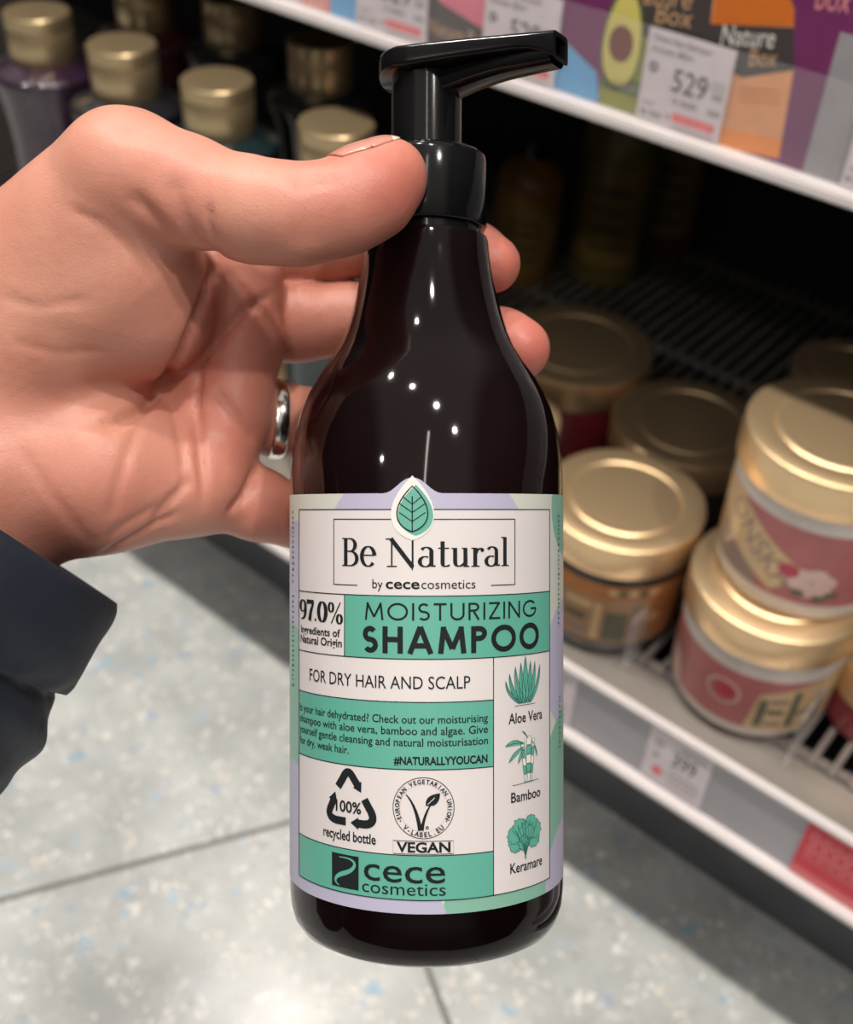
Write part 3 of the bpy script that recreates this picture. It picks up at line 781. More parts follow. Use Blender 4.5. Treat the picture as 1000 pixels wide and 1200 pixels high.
# brand lettering, drawn with a broad nib and serifs
a = Art()
def glyph(ch, x, y, H, sx, thick, thin, m, l):
    P = lambda pts: [(x + u * H * sx, y + v * H) for u, v in pts]
    T, t_ = thick, thin
    def pen(pts): a.pen(P(pts), T, t_, m, l)
    def bar(x0, x1, yy, w=None): a.rect(x + x0 * H * sx, x + x1 * H * sx, y + yy * H - (w or t_) / 2, y + yy * H + (w or t_) / 2, m, l)
    def stem(xx, y0, y1, w=None): a.rect(x + xx * H * sx - (w or T) / 2, x + xx * H * sx + (w or T) / 2, y + y0 * H, y + y1 * H, m, l)
    if ch == 'B':
        stem(.15, 0, 1); bar(0, .36, 0.02); bar(0, .36, .98); bar(.15, .36, .53)
        pen([(.30, .98)] + arc(.32, .755, .22, .225, 90, -90, 20) + [(.30, .53)]); pen([(.30, .53)] + arc(.34, .275, .27, .255, 90, -90, 20) + [(.30, .02)]); return .76
    if ch == 'e':
        pen(arc(.29, .36, .24, .345, 5, 180, 24)); pen(arc(.29, .36, .24, .345, 180, 320, 22)); bar(.07, .53, .40); return .66
    if ch == 'N':
        stem(.15, 0, 1, t_ * 1.3); bar(0, .31, .02); bar(-.04, .18, .98)
        a.stroke(P([(.12, 1), (.80, 0)]), T * 1.15, m, l); stem(.80, -.03, 1.0, t_ * 1.2); return 1.02
    if ch == 'a':
        pen(arc(.24, .19, .19, .175, 60, 330, 26)); stem(.44, .07, .52); pen(arc(.27, .52, .175, .17, 0, 150, 20)); pen(bez((.44, .12), (.46, 0), (.58, .05), n=8)); return .64
    if ch == 't':
        stem(.18, .12, .90); bar(.03, .40, .66); pen(bez((.18, .14), (.2, -.04), (.42, .07), n=12)); return .48
    if ch == 'u':
        stem(.13, .18, .67); pen(bez((.13, .2), (.13, -.02), (.34, -.02), (.48, .16), n=16)); stem(.49, .0, .67); bar(0, .14, .65); bar(.36, .5, .65); bar(.48, .63, .02); return .70
    if ch == 'r':
        stem(.14, 0, .67); bar(0, .30, .02); bar(0, .15, .65); pen(bez((.14, .42), (.2, .66), (.40, .64), n=14)); a.disc(x + .40 * H * sx, y + .585 * H, .07 * H, .07 * H, m, l, 16); return .50
    if ch == 'l':
        stem(.15, 0, 1.03); bar(0, .31, .02); bar(0, .16, 1.02); return .34
    if ch == ' ': return .20
    if ch == '9':
        a.pen(P(arc(.25, .70, .185, .28, 0, 360, 40)), T, t_, m, l); a.pen(P(bez((.44, .70), (.47, .25), (.36, .02), (.10, .04), n=18)), T, t_, m, l); return .52
    if ch == '7':
        bar(.02, .46, .94, T * .8); a.stroke(P([(.44, .94), (.28, .45), (.20, 0)]), [T * .6, T * .9, T * 1.1], m, l); stem(.04, .80, .96, t_ * 1.4); return .46
    if ch == '.':
        a.disc(x + .10 * H * sx, y + .07 * H, .07 * H, .07 * H, m, l, 16); return .20
    if ch == '0':
        a.pen(P(arc(.26, .5, .185, .48, 0, 360, 44)), T, t_, m, l); return .54
    if ch == '%':
        a.pen(P(arc(.15, .76, .10, .22, 0, 360, 30)), T * .6, t_, m, l); a.pen(P(arc(.52, .20, .10, .22, 0, 360, 30)), T * .6, t_, m, l); a.stroke(P([(.16, -.04), (.56, 1.02)]), t_ * 1.2, m, l); return .68
    return .5
def serif(s, xl, xr, base, H, thick, thin, m, l):
    adv = []; save = list(a.items), list(a.mats)
    tot = sum(glyph(ch, 0, 0, 1, 1, .1, .03, m, l) for ch in s)
    a.items, a.mats = save
    sx = (xr - xl) / (tot * H); x = xl
    for ch in s: x += glyph(ch, x, base, H, sx, thick, thin, m, l) * H * sx
bh = lv(631) - lv(664.5)
serif('Be ', lu(402), lu(450), lv(664.5), bh, .92, .26, 'ink', .15)
serif('N', lu(454), lu(492.5), lv(664.5), bh * 1.0, .80, .26, 'ink', .15)
serif('atural', lu(490.5), lu(596.5), lv(664.5), bh, .88, .26, 'ink', .15)
a.stroke([(lx, ly0), (lx, lv(668))], .26, 'ink', .15)
x0, x1 = lu(437), lu(557)
a.text('by', x0, lu(449), lv(690), lv(679.3) - lv(690), 'ink', .15)
a.text('cece', lu(452.5), lu(492), lv(690), lv(678.2) - lv(690), 'ink', .15, bold=.018)
a.text('cosmetics', lu(494), x1, lv(690), lv(679.3) - lv(690), 'ink', .15)
a.build('brand_lettering', lfn, 1.2, label)

# product lettering
a = Art()
serif('97.0%', lu(352.6), lu(403), lv(733.5), lv(709) - lv(733.5), 1.15, .26, 'ink', .15)
def row(s, xl, xr, base, cap_top, m='ink', l=.15, bold=0.0): a.text(s, lu(xl), lu(xr), lv(base), lv(cap_top) - lv(base), m, l, bold)
row('Ingredients of', 354, 399.5, 750.0, 741.0, bold=.018); row('Natural Origin', 353.5, 401.5, 762, 752.5, bold=.018)
def sans(s_, xl, xr, base, top, w, gap):
    """even geometric capitals drawn as strokes; w = stroke width as a share of the height"""
    G = {}
    def S_():
        e = w / 2; r = (1 - w) / 4
        return [arc(.27, 1 - e - r, .27 - e, r, 35, 250, 18) + arc(.28, e + r, .28 - e, r, 80, -145, 18)]
    def build(ch):
        e = w / 2
        if ch == 'M': return .96, [[(e, 0), (e + .10, 1)], [(e + .07, 1 - e * .2), (.48, .18)], [(.48, .18), (.89 - e, 1 - e * .2)], [(.86 - e, 1), (.96 - e, 0)]]
        if ch == 'O': return 1.0, [arc(.5, .5, .5 - e, .5 - e * .9, 0, 360, 48)]
        if ch == 'I': return w, [[(e, 0), (e, 1)]]
        if ch == 'S': return .56, S_()
        if ch == 'T': return .60, [[(0, 1 - e), (.60, 1 - e)], [(.30, 0), (.30, 1 - e)]]
        if ch == 'U': return .70, [[(e, 1), (e, .36)] + arc(.35, .36, .35 - e, .36 - e, 180, 360, 24) + [(.70 - e, 1)]]
        if ch == 'R': return .58, [[(e, 0), (e, 1)], [(e, 1 - e), (.28, 1 - e)] + arc(.28, .74, .28 - e, .26 - e, 90, -90, 18) + [(e, .48 + e)], [(.28, .48), (.56 - e * .5, 0)]]
        if ch == 'P': return .58, [[(e, 0), (e, 1)], [(e, 1 - e), (.29, 1 - e)] + arc(.29, .72, .29 - e, .28 - e, 90, -90, 18) + [(e, .44 + e)]]
        if ch == 'Z': return .62, [[(.02, 1 - e), (.60, 1 - e)], [(.56, 1 - e), (.06, e)], [(.02, e), (.62, e)]]
        if ch == 'N': return .74, [[(e, 0), (e, 1)], [(e, 1 - e * .6), (.74 - e, e * .6)], [(.74 - e, 0), (.74 - e, 1)]]
        if ch == 'G': return .90, [arc(.5, .5, .5 - e, .5 - e * .9, 42, 360, 40) + [(.56, .5)]]
        if ch == 'H': return .70, [[(e, 0), (e, 1)], [(.70 - e, 0), (.70 - e, 1)], [(e, .52), (.70 - e, .52)]]
        if ch == 'A': return .84, [[(e * .8, 0), (.42, 1)], [(.42, 1), (.84 - e * .8, 0)], [(.18, .30), (.66, .30)]]
    tot = sum(build(c)[0] for c in s_) + gap * (len(s_) - 1)
    u0, u1, b, H_ = lu(xl), lu(xr), lv(base), lv(top) - lv(base)
    k = (u1 - u0) / tot; x = u0
    for c in s_:
        wd, lines = build(c)
        for ln in lines:
            a.stroke([(x + p[0] * k, b + p[1] * H_) for p in ln], w * H_, 'ink', .15)
        x += (wd + gap) * k
sans('MOISTURIZING', 428, 626.5, 727.3, 706.8, .125, .16)
sans('SHAMPOO', 425.5, 631, 766.3, 734.5, .20, .13)
row('FOR DRY HAIR AND SCALP', 364, 551, 807.5, 792.8, bold=.0)
row('Is your hair dehydrated? Check out our moisturising', 352.8, 571.5, 847.8, 838.6, bold=.008)
row('shampoo with aloe vera, bamboo and algae. Give', 352.8, 571.5, 861.2, 852.0, bold=.008)
row('yourself gentle cleansing and natural moisturisation', 352.8, 571.5, 874.6, 865.4, bold=.008)
row('for dry, weak hair.', 352.8, 409.5, 888.5, 879.3, bold=.008)
row('#NATURALLYYOUCAN', 462, 571, 896.2, 887.2, bold=.03)
row('Aloe Vera', 595.5, 634.5, 853.8, 841.6, bold=.012); row('Bamboo', 598.5, 632.5, 948.6, 936.8, bold=.012); row('Keramare', 597.5, 634.5, 1033.5, 1021.5, bold=.012)
# fine print running up both edges of the label
for px, y0, y1 in ((344.3, 598, 690), (344.3, 708, 822), (654.2, 600, 742), (655.5, 830, 900)):
    u = lu(px); v0, v1 = lv(y1), lv(y0); k = 0; v = v0
    rnd = random.Random(int(px + y0))
    while v < v1:
        hh = rnd.uniform(.5, 1.1); a.rect(u - .55, u + rnd.uniform(.1, .6), v, v + hh * .55, 'tealink' if px > 600 else 'ink', .12); v += hh + .35
a.build('product_lettering', lfn, 1.2, label)

# recycling mark
a = Art()
rcx, rcy = lu(410.3), lv(944)
sxr = (lu(437) - lu(384)) / 54.0; syr = (lv(906) - lv(970)) / 64.0
RP = lambda pts: [((rcx + (x - 410.3) * sxr), rcy + (943.5 - y) * syr) for x, y in pts]
wv = 1.75
a.stroke(RP([(396.5, 929), (403, 917)] + bez((403, 917), (408.5, 904), (414, 915), n=8)[1:] + [(419.5, 924)]), wv, 'ink', .15)
a.poly(RP([(414.5, 927.5), (423.5, 932.5), (423.8, 919)]), 'ink', .15)
a.stroke(RP([(427, 940)] + bez((432, 950), (440, 964), (434, 969), (427, 969.5), n=12) + [(420, 969.5)]), wv, 'ink', .15)
a.poly(RP([(420.5, 962.3), (411.5, 969.5), (420.5, 977)]), 'ink', .15)
a.stroke(RP([(406, 969.3), (395, 969.3)] + bez((395, 969.3), (382, 968), (386, 957), n=10)[1:] + [(391, 945)]), wv, 'ink', .15)
a.poly(RP([(384.5, 944.5), (393.0, 935.5), (395.5, 948)]), 'ink', .15)
row('100%', 394.5, 424, 958.5, 945.5, bold=.02)
row('recycled bottle', 380, 441, 992.3, 980.8, bold=.018)
a.build('recycling_symbol', lfn, 1.2, label)

# vegan seal
a = Art()
vx, vy = lu(496.5), lv(946.8)
vr = (lu(532) - lu(461)) / 2; ky = (lv(911) - lv(982.5)) / 2 / vr
a.ring(vx, vy, vr, vr * ky, .15, 'ink', .15); a.ring(vx, vy, vr * .78, vr * .78 * ky, .05, 'softgrey', .15)
def curved(s, a0, a1, r, cap, flip=False, bold=0.03):
    n_ = len(s)
    for i, ch in enumerate(s):
        if ch == ' ': continue
        an = math.radians(a0 + (a1 - a0) * i / (n_ - 1)); v, f = text_polys(ch, bold); v = v.copy() * cap; v[:, 0] -= v[:, 0].max() / 2
        v[:, 0] *= .92
        if flip: v[:, 1] -= cap
        rot = an - PI / 2 + (PI if flip else 0); c_, s_ = math.cos(rot), math.sin(rot)
        X = v[:, 0] * c_ - v[:, 1] * s_ + r * math.cos(an); Y = (v[:, 0] * s_ + v[:, 1] * c_ + r * math.sin(an)) * ky
        a.raw(np.stack([vx + X, vy + Y], 1), f, 'ink', .15)
curved('EUROPEAN VEGETARIAN UNION', 203, -23, vr * .80, vr * .135)
curved('V-LABEL.EU', 228, 312, vr * .80, vr * .15, flip=True)
for an in (210, 330): a.disc(vx + vr * .87 * math.cos(math.radians(an)), vy + vr * .87 * ky * math.sin(math.radians(an)), .16, .16, 'ink', .15, 12)
Q = lambda pts: [(vx + (x - 665) / 190 * vr, vy - (y - 290) / 190 * vr * ky) for x, y in pts]
left_ = Q(bez((555, 205), (620, 270), (645, 430), n=18)); a.stroke(left_, np.linspace(.18, .95, 19), 'ink', .16)
rgt = Q(bez((655, 430), (670, 320), (720, 255), n=18)); a.stroke(rgt, np.linspace(.75, .22, 19), 'ink', .16)
a.poly(Q(bez((680, 275), (670, 205), (768, 198), n=12) + bez((768, 198), (765, 290), (680, 275), n=12)[1:-1]), 'ink', .16)
a.stroke(Q([(690, 268), (735, 225)]), .14, 'white', .2)
a.ring(Q([(688, 412)])[0][0], Q([(688, 412)])[0][1], .26, .26, .18, 'ink', .16, 16)
b0, b1, b2, b3 = lu(461), lu(531.5), lv(1000.8), lv(985.6)
a.stroke([(b0, b2), (b1, b2), (b1, b3), (b0, b3)], .14, 'ink', .15, True)
row('VEGAN', 465, 528, 998.6, 987.3, bold=.03)
a.build('vegan_seal', lfn, 1.2, label)

# maker's mark
a = Art()
s0, s1, t0, t1 = lu(390), lu(421), lv(1049.5), lv(1009.5)
a.rect(s0, s1, t0, t1, 'ink', .15)
W_, H_ = s1 - s0, t1 - t0
cv = [(s0 + x * W_, t0 + y * H_) for x, y in bez((.30, .90), (1.05, .98), (.98, .62), (.50, .45), n=18) + bez((.50, .45), (.02, .28), (.12, .10), (.30, .06), n=16)[1:]]
a.stroke(cv, np.concatenate([np.linspace(.2, 1.0, 19), np.linspace(1.0, .15, 16)]), 'teal', .2)
row('cece', 427, 522, 1034.8, 1006.5, bold=.006)
row('cosmetics', 425, 522.5, 1049.6, 1035.0, bold=.0)
a.build('maker_logo', lfn, 1.2, label)

# three plant drawings in the right hand column
a = Art()
ax, ay0, ay1 = lu(615), lv(832.5), lv(773.5)
hA = ay1 - ay0
for dx, top, w in ((-4.6, .66, 1.0), (4.9, .78, 1.0), (-3.0, .80, 1.2), (3.1, .86, 1.2), (-1.4, .86, 1.4), (1.6, .88, 1.4), (0, 1.0, 1.6), (-5.6, .52, .8)):
    tip = (ax + dx, ay0 + top * hA); b_ = (ax + dx * .25, ay0 + .03 * hA)
    mid = (ax + dx * .95, ay0 + top * hA * .45)
    Lp = bez((b_[0] - w * .55, b_[1]), (mid[0] - w * .75, mid[1]), tip, n=10); Rp = bez(tip, (mid[0] + w * .75, mid[1]), (b_[0] + w * .55, b_[1]), n=10)
    a.poly(Lp + Rp[1:], 'teal', .15); a.stroke(Lp + Rp[1:], .13, 'tealink', .2)
    a.stroke(bez((b_[0], b_[1]), mid, tip, n=8), .10, 'tealink', .2)
a.stroke([(ax - 3.0, ay0 - .1), (ax + 3.2, ay0 - .1)], .13, 'tealink', .2)
a.build('aloe_drawing', lfn, 1.2, label)
a = Art()
bx, by0, by1 = lu(618), lv(927), lv(869)
hB = by1 - by0
for dx, lean, h_, w in ((.3, .1, .96, 1.5), (-.9, -1.3, .86, 1.0), (1.7, .9, .90, .8)):
    for k in range(5):
        f0, f1 = k / 5 + .01, (k + 1) / 5 - .01
        q = [(bx + dx * .55 + lean * f + s * w / 2, by0 + f * hB * h_) for f, s in ((f0, -1), (f0, 1), (f1, 1), (f1, -1))]
        a.poly(q, 'teal' if k % 2 else 'cream', .15); a.stroke(q, .13, 'tealink', .2, True)
for (p, q, r) in (((-1.2, .80), (-4.2, 1.02), (-6.6, .80)), ((-1.2, .76), (-4.4, .72), (-5.6, .46)), ((-1.2, .72), (-2.6, .66), (-3.0, .42)), ((1.2, .85), (2.6, .75), (2.9, .5)), ((0, .9), (-.8, 1.05), (-1.8, 1.08))):
    S_ = lambda c: (bx + c[0], by0 + c[1] * hB)
    c0 = bez(S_(p), S_(q), S_(r), n=10); c1_ = bez(S_(r), S_((q[0] + .9, q[1] - .12)), S_(p), n=10)
    a.poly(c0 + c1_[1:-1], 'teal', .16); a.stroke(c0 + c1_[1:-1], .13, 'tealink', .21, True)
a.stroke([(bx - 4.6, by0 - .2), (bx + 3.6, by0 + .1)], .13, 'tealink', .2)
a.build('bamboo_drawing', lfn, 1.2, label)
a = Art()
kx, ky0 = lu(615), lv(991)
kr = (lv(966) - lv(1016)) / 2
def lobe(cx_, cy_, r, seed, m, l):
    rnd = random.Random(seed); n_ = 22
    pts = [(cx_ + r * (1 + .16 * math.sin(k * 2.9 + seed) + rnd.uniform(-.08, .08)) * math.cos(2*PI*k/n_), cy_ + r * (1 + .16 * math.sin(k * 2.9 + seed) + rnd.uniform(-.08, .08)) * math.sin(2*PI*k/n_)) for k in range(n_)]
    a.poly(pts, m, l); a.stroke(pts, .14, 'tealink', l + .02, True)
for i, (dx, dy, r) in enumerate(((-.55, -.30, .42), (.55, -.25, .45), (-.65, .12, .42), (.68, .18, .42), (-.35, .48, .42), (.32, .52, .45), (0, .1, .5), (-.1, -.35, .36), (.25, .12, .34))):
    lobe(kx + dx * kr * 1.1, ky0 + dy * kr * .95, r * kr, i, 'teal', .15 + .012 * i)
for k in range(7):
    an = math.radians(30 + 20 * k); a.stroke(bez((kx, ky0 - kr * 1.0), (kx + .25 * kr * math.cos(an), ky0 - .3 * kr), (kx + .8 * kr * math.cos(an), ky0 + .75 * kr * math.sin(an)), n=8), .13, 'tealink', .30)
a.stroke([(kx, ky0 - kr * 1.12), (kx - .2, ky0 - .4 * kr)], .3, 'tealink', .30)
a.build('algae_drawing', lfn, 1.2, label)

# ------------------------------------------------------------------ the hand: one continuous surface grown from a distance field (millimetres, same frame as the bottle)
DM = FOCUS * 1000
def P(px, py, z): return np.array([(px - 500) / F * z, z - DM, (600 - py) / F * z])
def smin(a, b, k):
    h = np.clip(0.5 + 0.5 * (b - a) / k, 0, 1)
    return b * (1 - h) + a * h - k * h * (1 - h)
def cap(X, a, b, ra, rb):
    ab = b - a; t = np.clip(((X - a) @ ab) / (ab @ ab), 0, 1)
    return np.linalg.norm(X - a - t[:, None] * ab, axis=1) - (ra + (rb - ra) * t)
def chain(X, pts, k=3.0):
    d = None
    for (p, r), (q, s) in zip(pts, pts[1:]):
        c = cap(X, P(*p), P(*q), r, s); d = c if d is None else smin(d, c, k)
    return d
def ell(X, c, rad):
    q = (X - P(*c)) / np.array(rad); n = np.linalg.norm(q, axis=1)
    return (n - 1) * min(rad) * 0.9 + (n - 1) * 0.0
THUMB = [((150, 206, 263), 13.0), ((215, 224, 259), 11.6), ((300, 247, 255), 10.6), ((350, 252, 253), 10.0), ((405, 242, 253.5), 9.4), ((438, 222, 255), 9.35), ((459, 205, 255.5), 7.75)]
INDEX = [((265, 304, 309), 9.6), ((352, 293, 309), 9.4), ((450, 282, 309), 9.0), ((525, 292, 306), 8.4), ((556, 301, 298), 8.0), ((576, 309, 292.5), 7.4)]
MIDDLE = [((272, 384, 310), 10.4), ((350, 376, 310), 10.3), ((455, 372, 309), 9.4), ((550, 392, 305), 8.8), ((588, 403, 298.6), 8.4), ((607.5, 409, 294.1), 8.0)]
RINGF = [((255, 486, 308), 9.4), ((322, 491, 309), 9.3), ((440, 496, 316), 9.0), ((525, 500, 318), 8.4), ((565, 500, 315), 8.0)]
PINKY = [((225, 568, 298), 9.6), ((300, 590, 302), 8.9), ((392, 622, 315), 8.2), ((462, 640, 320), 7.6), ((505, 648, 319), 7.0)]
def hand(X):
    palm = cap(X, P(-70, 430, 297), P(262, 312, 303), 20, 11.0)
    palm = smin(palm, cap(X, P(-60, 470, 304), P(262, 392, 306), 19, 10.8), 8)
    palm = smin(palm, cap(X, P(-50, 520, 303), P(252, 476, 304), 19, 11.0), 8)
    palm = smin(palm, cap(X, P(-40, 560, 298), P(230, 562, 296.5), 19, 10.8), 8)
    # pads at the roots of the fingers: the edge the fingers bend away from
    pad = smin(smin(cap(X, P(284, 318, 297), P(286, 400, 298.5), 10.0, 10.0), cap(X, P(286, 400, 298.5), P(268, 488, 297.5), 10.0, 10.0), 3),
               cap(X, P(268, 488, 297.5), P(234, 568, 294.5), 10.0, 11.0), 3)
    palm = smin(palm, pad, 9)
    # heel of the hand, little finger side
    palm = smin(palm, cap(X, P(20, 540, 288), P(118, 552, 289), 22, 20.5), 9)
    palm = smin(palm, cap(X, P(118, 552, 289), P(205, 566, 292), 19, 12.0), 7)
    # wrist and forearm
    palm = smin(palm, cap(X, P(-75, 455, 294), P(-150, 560, 288), 25, 23), 14)
    palm = smin(palm, cap(X, P(-20, 560, 290), P(-110, 660, 284), 23, 22), 14)
    palm = smin(palm, cap(X, P(-100, 600, 286), P(-260, 880, 268), 30, 34), 12)
    # ball of the thumb
    th = cap(X, P(150, 214, 265), P(120, 318, 279), 13.5, 21.5)
    th = smin(th, cap(X, P(120, 318, 279), P(10, 440, 286), 21.5, 22), 8)
    th = smin(th, cap(X, P(150, 330, 277), P(172, 362, 281), 17, 16.0), 8)
    th = smin(th, cap(X, P(140, 206, 266), P(-60, 392, 292), 13, 20), 10)
    palm = smin(palm, th, 6.0)
    thumb = chain(X, THUMB, 5)
    body = smin(palm, thumb, 5.5)
    out = body
    for f, k in ((INDEX, 2.2), (MIDDLE, 2.2), (RINGF, 2.2), (PINKY, 4)):
        out = np.minimum(out, smin(palm, chain(X, f, 4), k))
    return out
def chunked(fn, X, n=400000):
    return np.concatenate([fn(X[i:i + n]) for i in range(0, len(X), n)])
def surface_nets(fn, lo, hi, h):
    ax = [np.arange(lo[i], hi[i] + h, h) for i in range(3)]
    G = np.stack(np.meshgrid(*ax, indexing='ij'), -1); sh = G.shape[:3]
    V = chunked(fn, G.reshape(-1, 3)).reshape(sh)
    ins = V < 0
    n = [s - 1 for s in sh]
    acc = np.zeros((*n, 3)); cnt = np.zeros(n)
    corner = [(i, j, k) for i in (0, 1) for j in (0, 1) for k in (0, 1)]
    sl = lambda c: tuple(slice(c[d], c[d] + n[d]) for d in range(3))
    for a in range(8):
        for b in range(a + 1, 8):
            ca, cb = np.array(corner[a]), np.array(corner[b])
            if np.abs(ca - cb).sum() != 1: continue
            va, vb = V[sl(ca)], V[sl(cb)]; cr = (va < 0) != (vb < 0)
            t = np.where(cr, va / np.where(va == vb, 1, va - vb), 0)
            for d in range(3): acc[..., d] += np.where(cr, ca[d] + t * (cb[d] - ca[d]), 0)
            cnt += cr
    act = cnt > 0
    idx = -np.ones(n, int); idx[act] = np.arange(act.sum())
    base = np.argwhere(act)
    verts = (base + acc[act] / cnt[act][:, None]) * h + np.array([a_[0] for a_ in ax])
    faces = []
    for d in range(3):
        e0 = [slice(0, None)] * 3; e1 = [slice(0, None)] * 3
        e0[d] = slice(0, -1); e1[d] = slice(1, None)
        A, B = ins[tuple(e0)], ins[tuple(e1)]; loc = np.argwhere(A != B)
        u, w = (d + 1) % 3, (d + 2) % 3
        ok = (loc[:, u] > 0) & (loc[:, w] > 0) & (loc[:, u] < n[u]) & (loc[:, w] < n[w])
        loc = loc[ok]; flip = ~A[tuple(loc.T)]
        q = []
        for du, dw in ((-1, -1), (0, -1), (0, 0), (-1, 0)):
            c = loc.copy(); c[:, u] += du; c[:, w] += dw; q.append(idx[tuple(c.T)])
        q = np.stack(q, 1); q[flip] = q[flip][:, ::-1]
        faces.append(q)
    F_ = np.concatenate(faces)
    return verts, F_[(F_ >= 0).all(1)]
def grad(fn, X, e=0.25):
    g = np.stack([chunked(fn, X + np.eye(3)[d] * e) - chunked(fn, X - np.eye(3)[d] * e) for d in range(3)], 1)
    return g / np.maximum(np.linalg.norm(g, axis=1), 1e-9)[:, None]
hv, hf = surface_nets(hand, (-225, -62, -95), (40, 62, 108), 1.15)
for _ in range(2):
    g = grad(hand, hv); hv = hv - g * np.clip(chunked(hand, hv), -0.6, 0.6)[:, None] * 0.8
nrm = grad(hand, hv)

# creases of the skin: each a line on the palm, pressed in along the surface normal
def crease_amount(line, width, reach=14.0):
    """line: points on the surface (mm); returns how strongly each vertex is pressed in"""
    L_ = np.array(line); best = np.full(len(hv), 1e9)
    m = np.linalg.norm(hv - L_.mean(0), axis=1) < reach + np.linalg.norm(L_ - L_.mean(0), axis=1).max()
    sub = hv[m]; b = np.full(len(sub), 1e9); tpos = np.zeros(len(sub)); n_ = len(L_) - 1
    for i in range(n_):
        a_, c_ = L_[i], L_[i + 1]; ab = c_ - a_; t = np.clip(((sub - a_) @ ab) / (ab @ ab), 0, 1)
        d = np.linalg.norm(sub - a_ - t[:, None] * ab, axis=1); up = d < b
        b[up] = d[up]; tpos[up] = (i + t[up]) / n_
    w = np.exp(-(b / width) ** 2) * np.clip(np.minimum(tpos, 1 - tpos) * 6 + 0.15, 0, 1)
    out = np.zeros(len(hv)); out[m] = w
    return out
def hit(px, py, z0=225.0):
    """first point of the skin seen along the line of sight through a place in the photo"""
    d = np.array([(px - 500) / F, 1.0, (600 - py) / F]); z = z0
    for _ in range(70):
        s = hand((np.array([[d[0] * z, z - DM, d[2] * z]])))[0]
        z += max(s, 0.02) * 0.7
        if s < 0.05 or z > 330: break
    return np.array([d[0] * z, z - DM, d[2] * z]) if z < 330 else None
disp = np.zeros(len(hv))
def crease(pts, width, depth, dens=7):
    fine = []
    for (a_, b_) in zip(pts, pts[1:]):
        for t in np.linspace(0, 1, dens)[:-1]: fine.append((a_[0] + (b_[0] - a_[0]) * t, a_[1] + (b_[1] - a_[1]) * t))
    fine.append(pts[-1])
    q = [hit(*p) for p in fine]; q = [x for x in q if x is not None]
    if len(q) > 2: disp[:] += 1.45 * depth * crease_amount(q, width)
disp[:] = 0
crease([(255, 292), (249, 322), (238, 352), (226, 385), (214, 415), (193, 447), (172, 475), (140, 492), (100, 500)], 1.5, 1.5)
crease([(320, 345), (300, 356), (284, 368), (262, 392), (244, 412), (233, 430), (230, 470), (233, 515), (238, 560), (238, 595)], 1.2, 0.9)
crease([(250, 455), (275, 485), (303, 520)], 1.2, 0.8)
crease([(303, 548), (285, 582), (268, 602)], 1.4, 1.2)
crease([(205, 205), (206, 228), (214, 255), (230, 282), (246, 292)], 2.2, 0.55)
crease([(245, 240), (246, 262), (252, 284)], 1.0, 0.5)
for x, d in ((352, 0.45), (366, 0.6), (380, 0.4)): crease([(x + 4, 203), (x, 225), (x - 5, 262), (x - 8, 292)], 1.5, d * .6)
for x in (338, 349, 360, 371, 384): crease([(x, 199), (x + 5, 208), (x + 4, 220)], 0.9, 0.25)
crease([(150, 225), (175, 250), (195, 270), (202, 285)], 2.2, 0.7)
crease([(80, 245), (120, 262), (160, 300), (180, 330)], 1.3, 0.35)
crease([(120, 505), (155, 492), (190, 462)], 1.0, 0.45)
crease([(196, 455), (206, 490), (214, 530), (216, 575)], 1.1, 0.5)
crease([(175, 470), (150, 530), (135, 580), (128, 610)], 1.3, 0.35)
crease([(225, 560), (200, 585), (178, 612)], 1.1, 0.7)
crease([(210, 600), (180, 615), (150, 632), (120, 648)], 1.0, 0.8)
crease([(190, 590), (150, 612), (110, 640)], 1.2, 0.4)
crease([(20, 520), (60, 580), (110, 640)], 1.3, 0.3)
crease([(0, 350), (50, 360), (110, 350)], 1.2, 0.25); crease([(10, 400), (70, 415), (120, 410)], 1.2, 0.2)
for f in (INDEX, MIDDLE, RINGF, PINKY):                      # bends of the fingers
    for i in (2, 3):
        c_ = P(*f[i][0]); ax_ = P(*f[min(i + 1, len(f) - 1)][0]) - P(*f[i - 1][0]); ax_ /= np.linalg.norm(ax_)
        near = np.linalg.norm(hv - c_, axis=1) < 15
        disp[near] += 0.35 * np.exp(-(((hv[near] - c_) @ ax_) / 1.0) ** 2)
rng = np.random.RandomState(3)
lump = np.zeros(len(hv))
for _ in range(26):
    k_ = rng.normal(size=3) * 0.22; lump += np.sin(hv @ k_ + rng.uniform(0, 6.28)) / 26
hv2 = (hv - nrm * (disp - lump * 0.55)[:, None]) * mm
person = mesh_obj('person', hv2, hf, M['skin'])
fl_at = np.zeros(len(hv))
def flush(p, r, amt): fl_at[:] = np.maximum(fl_at, amt * np.exp(-(np.linalg.norm(hv - p, axis=1) / r) ** 2))
flush(P(470, 225, 250), 17, .75); flush(P(420, 250, 250), 16, .5); flush(P(584, 309, 290), 17, .85); flush(P(615, 409, 290), 18, .85)
flush(P(262, 410, 292), 26, .62); flush(P(270, 520, 292), 20, .55); flush(P(330, 590, 300), 24, .55); flush(P(380, 375, 300), 24, .35); flush(P(335, 495, 300), 14, .35)
flush(P(215, 235, 250), 12, .35); flush(P(150, 590, 275), 22, .35); flush(P(60, 600, 275), 24, .3)
person.data.attributes.new('flush', 'FLOAT', 'POINT').data.foreach_set('value', fl_at.astype(np.float32))
person.matrix_world = HOLD
tag(person, 'left hand in a navy jacket sleeve gripping the pump bottle by its neck', 'person')

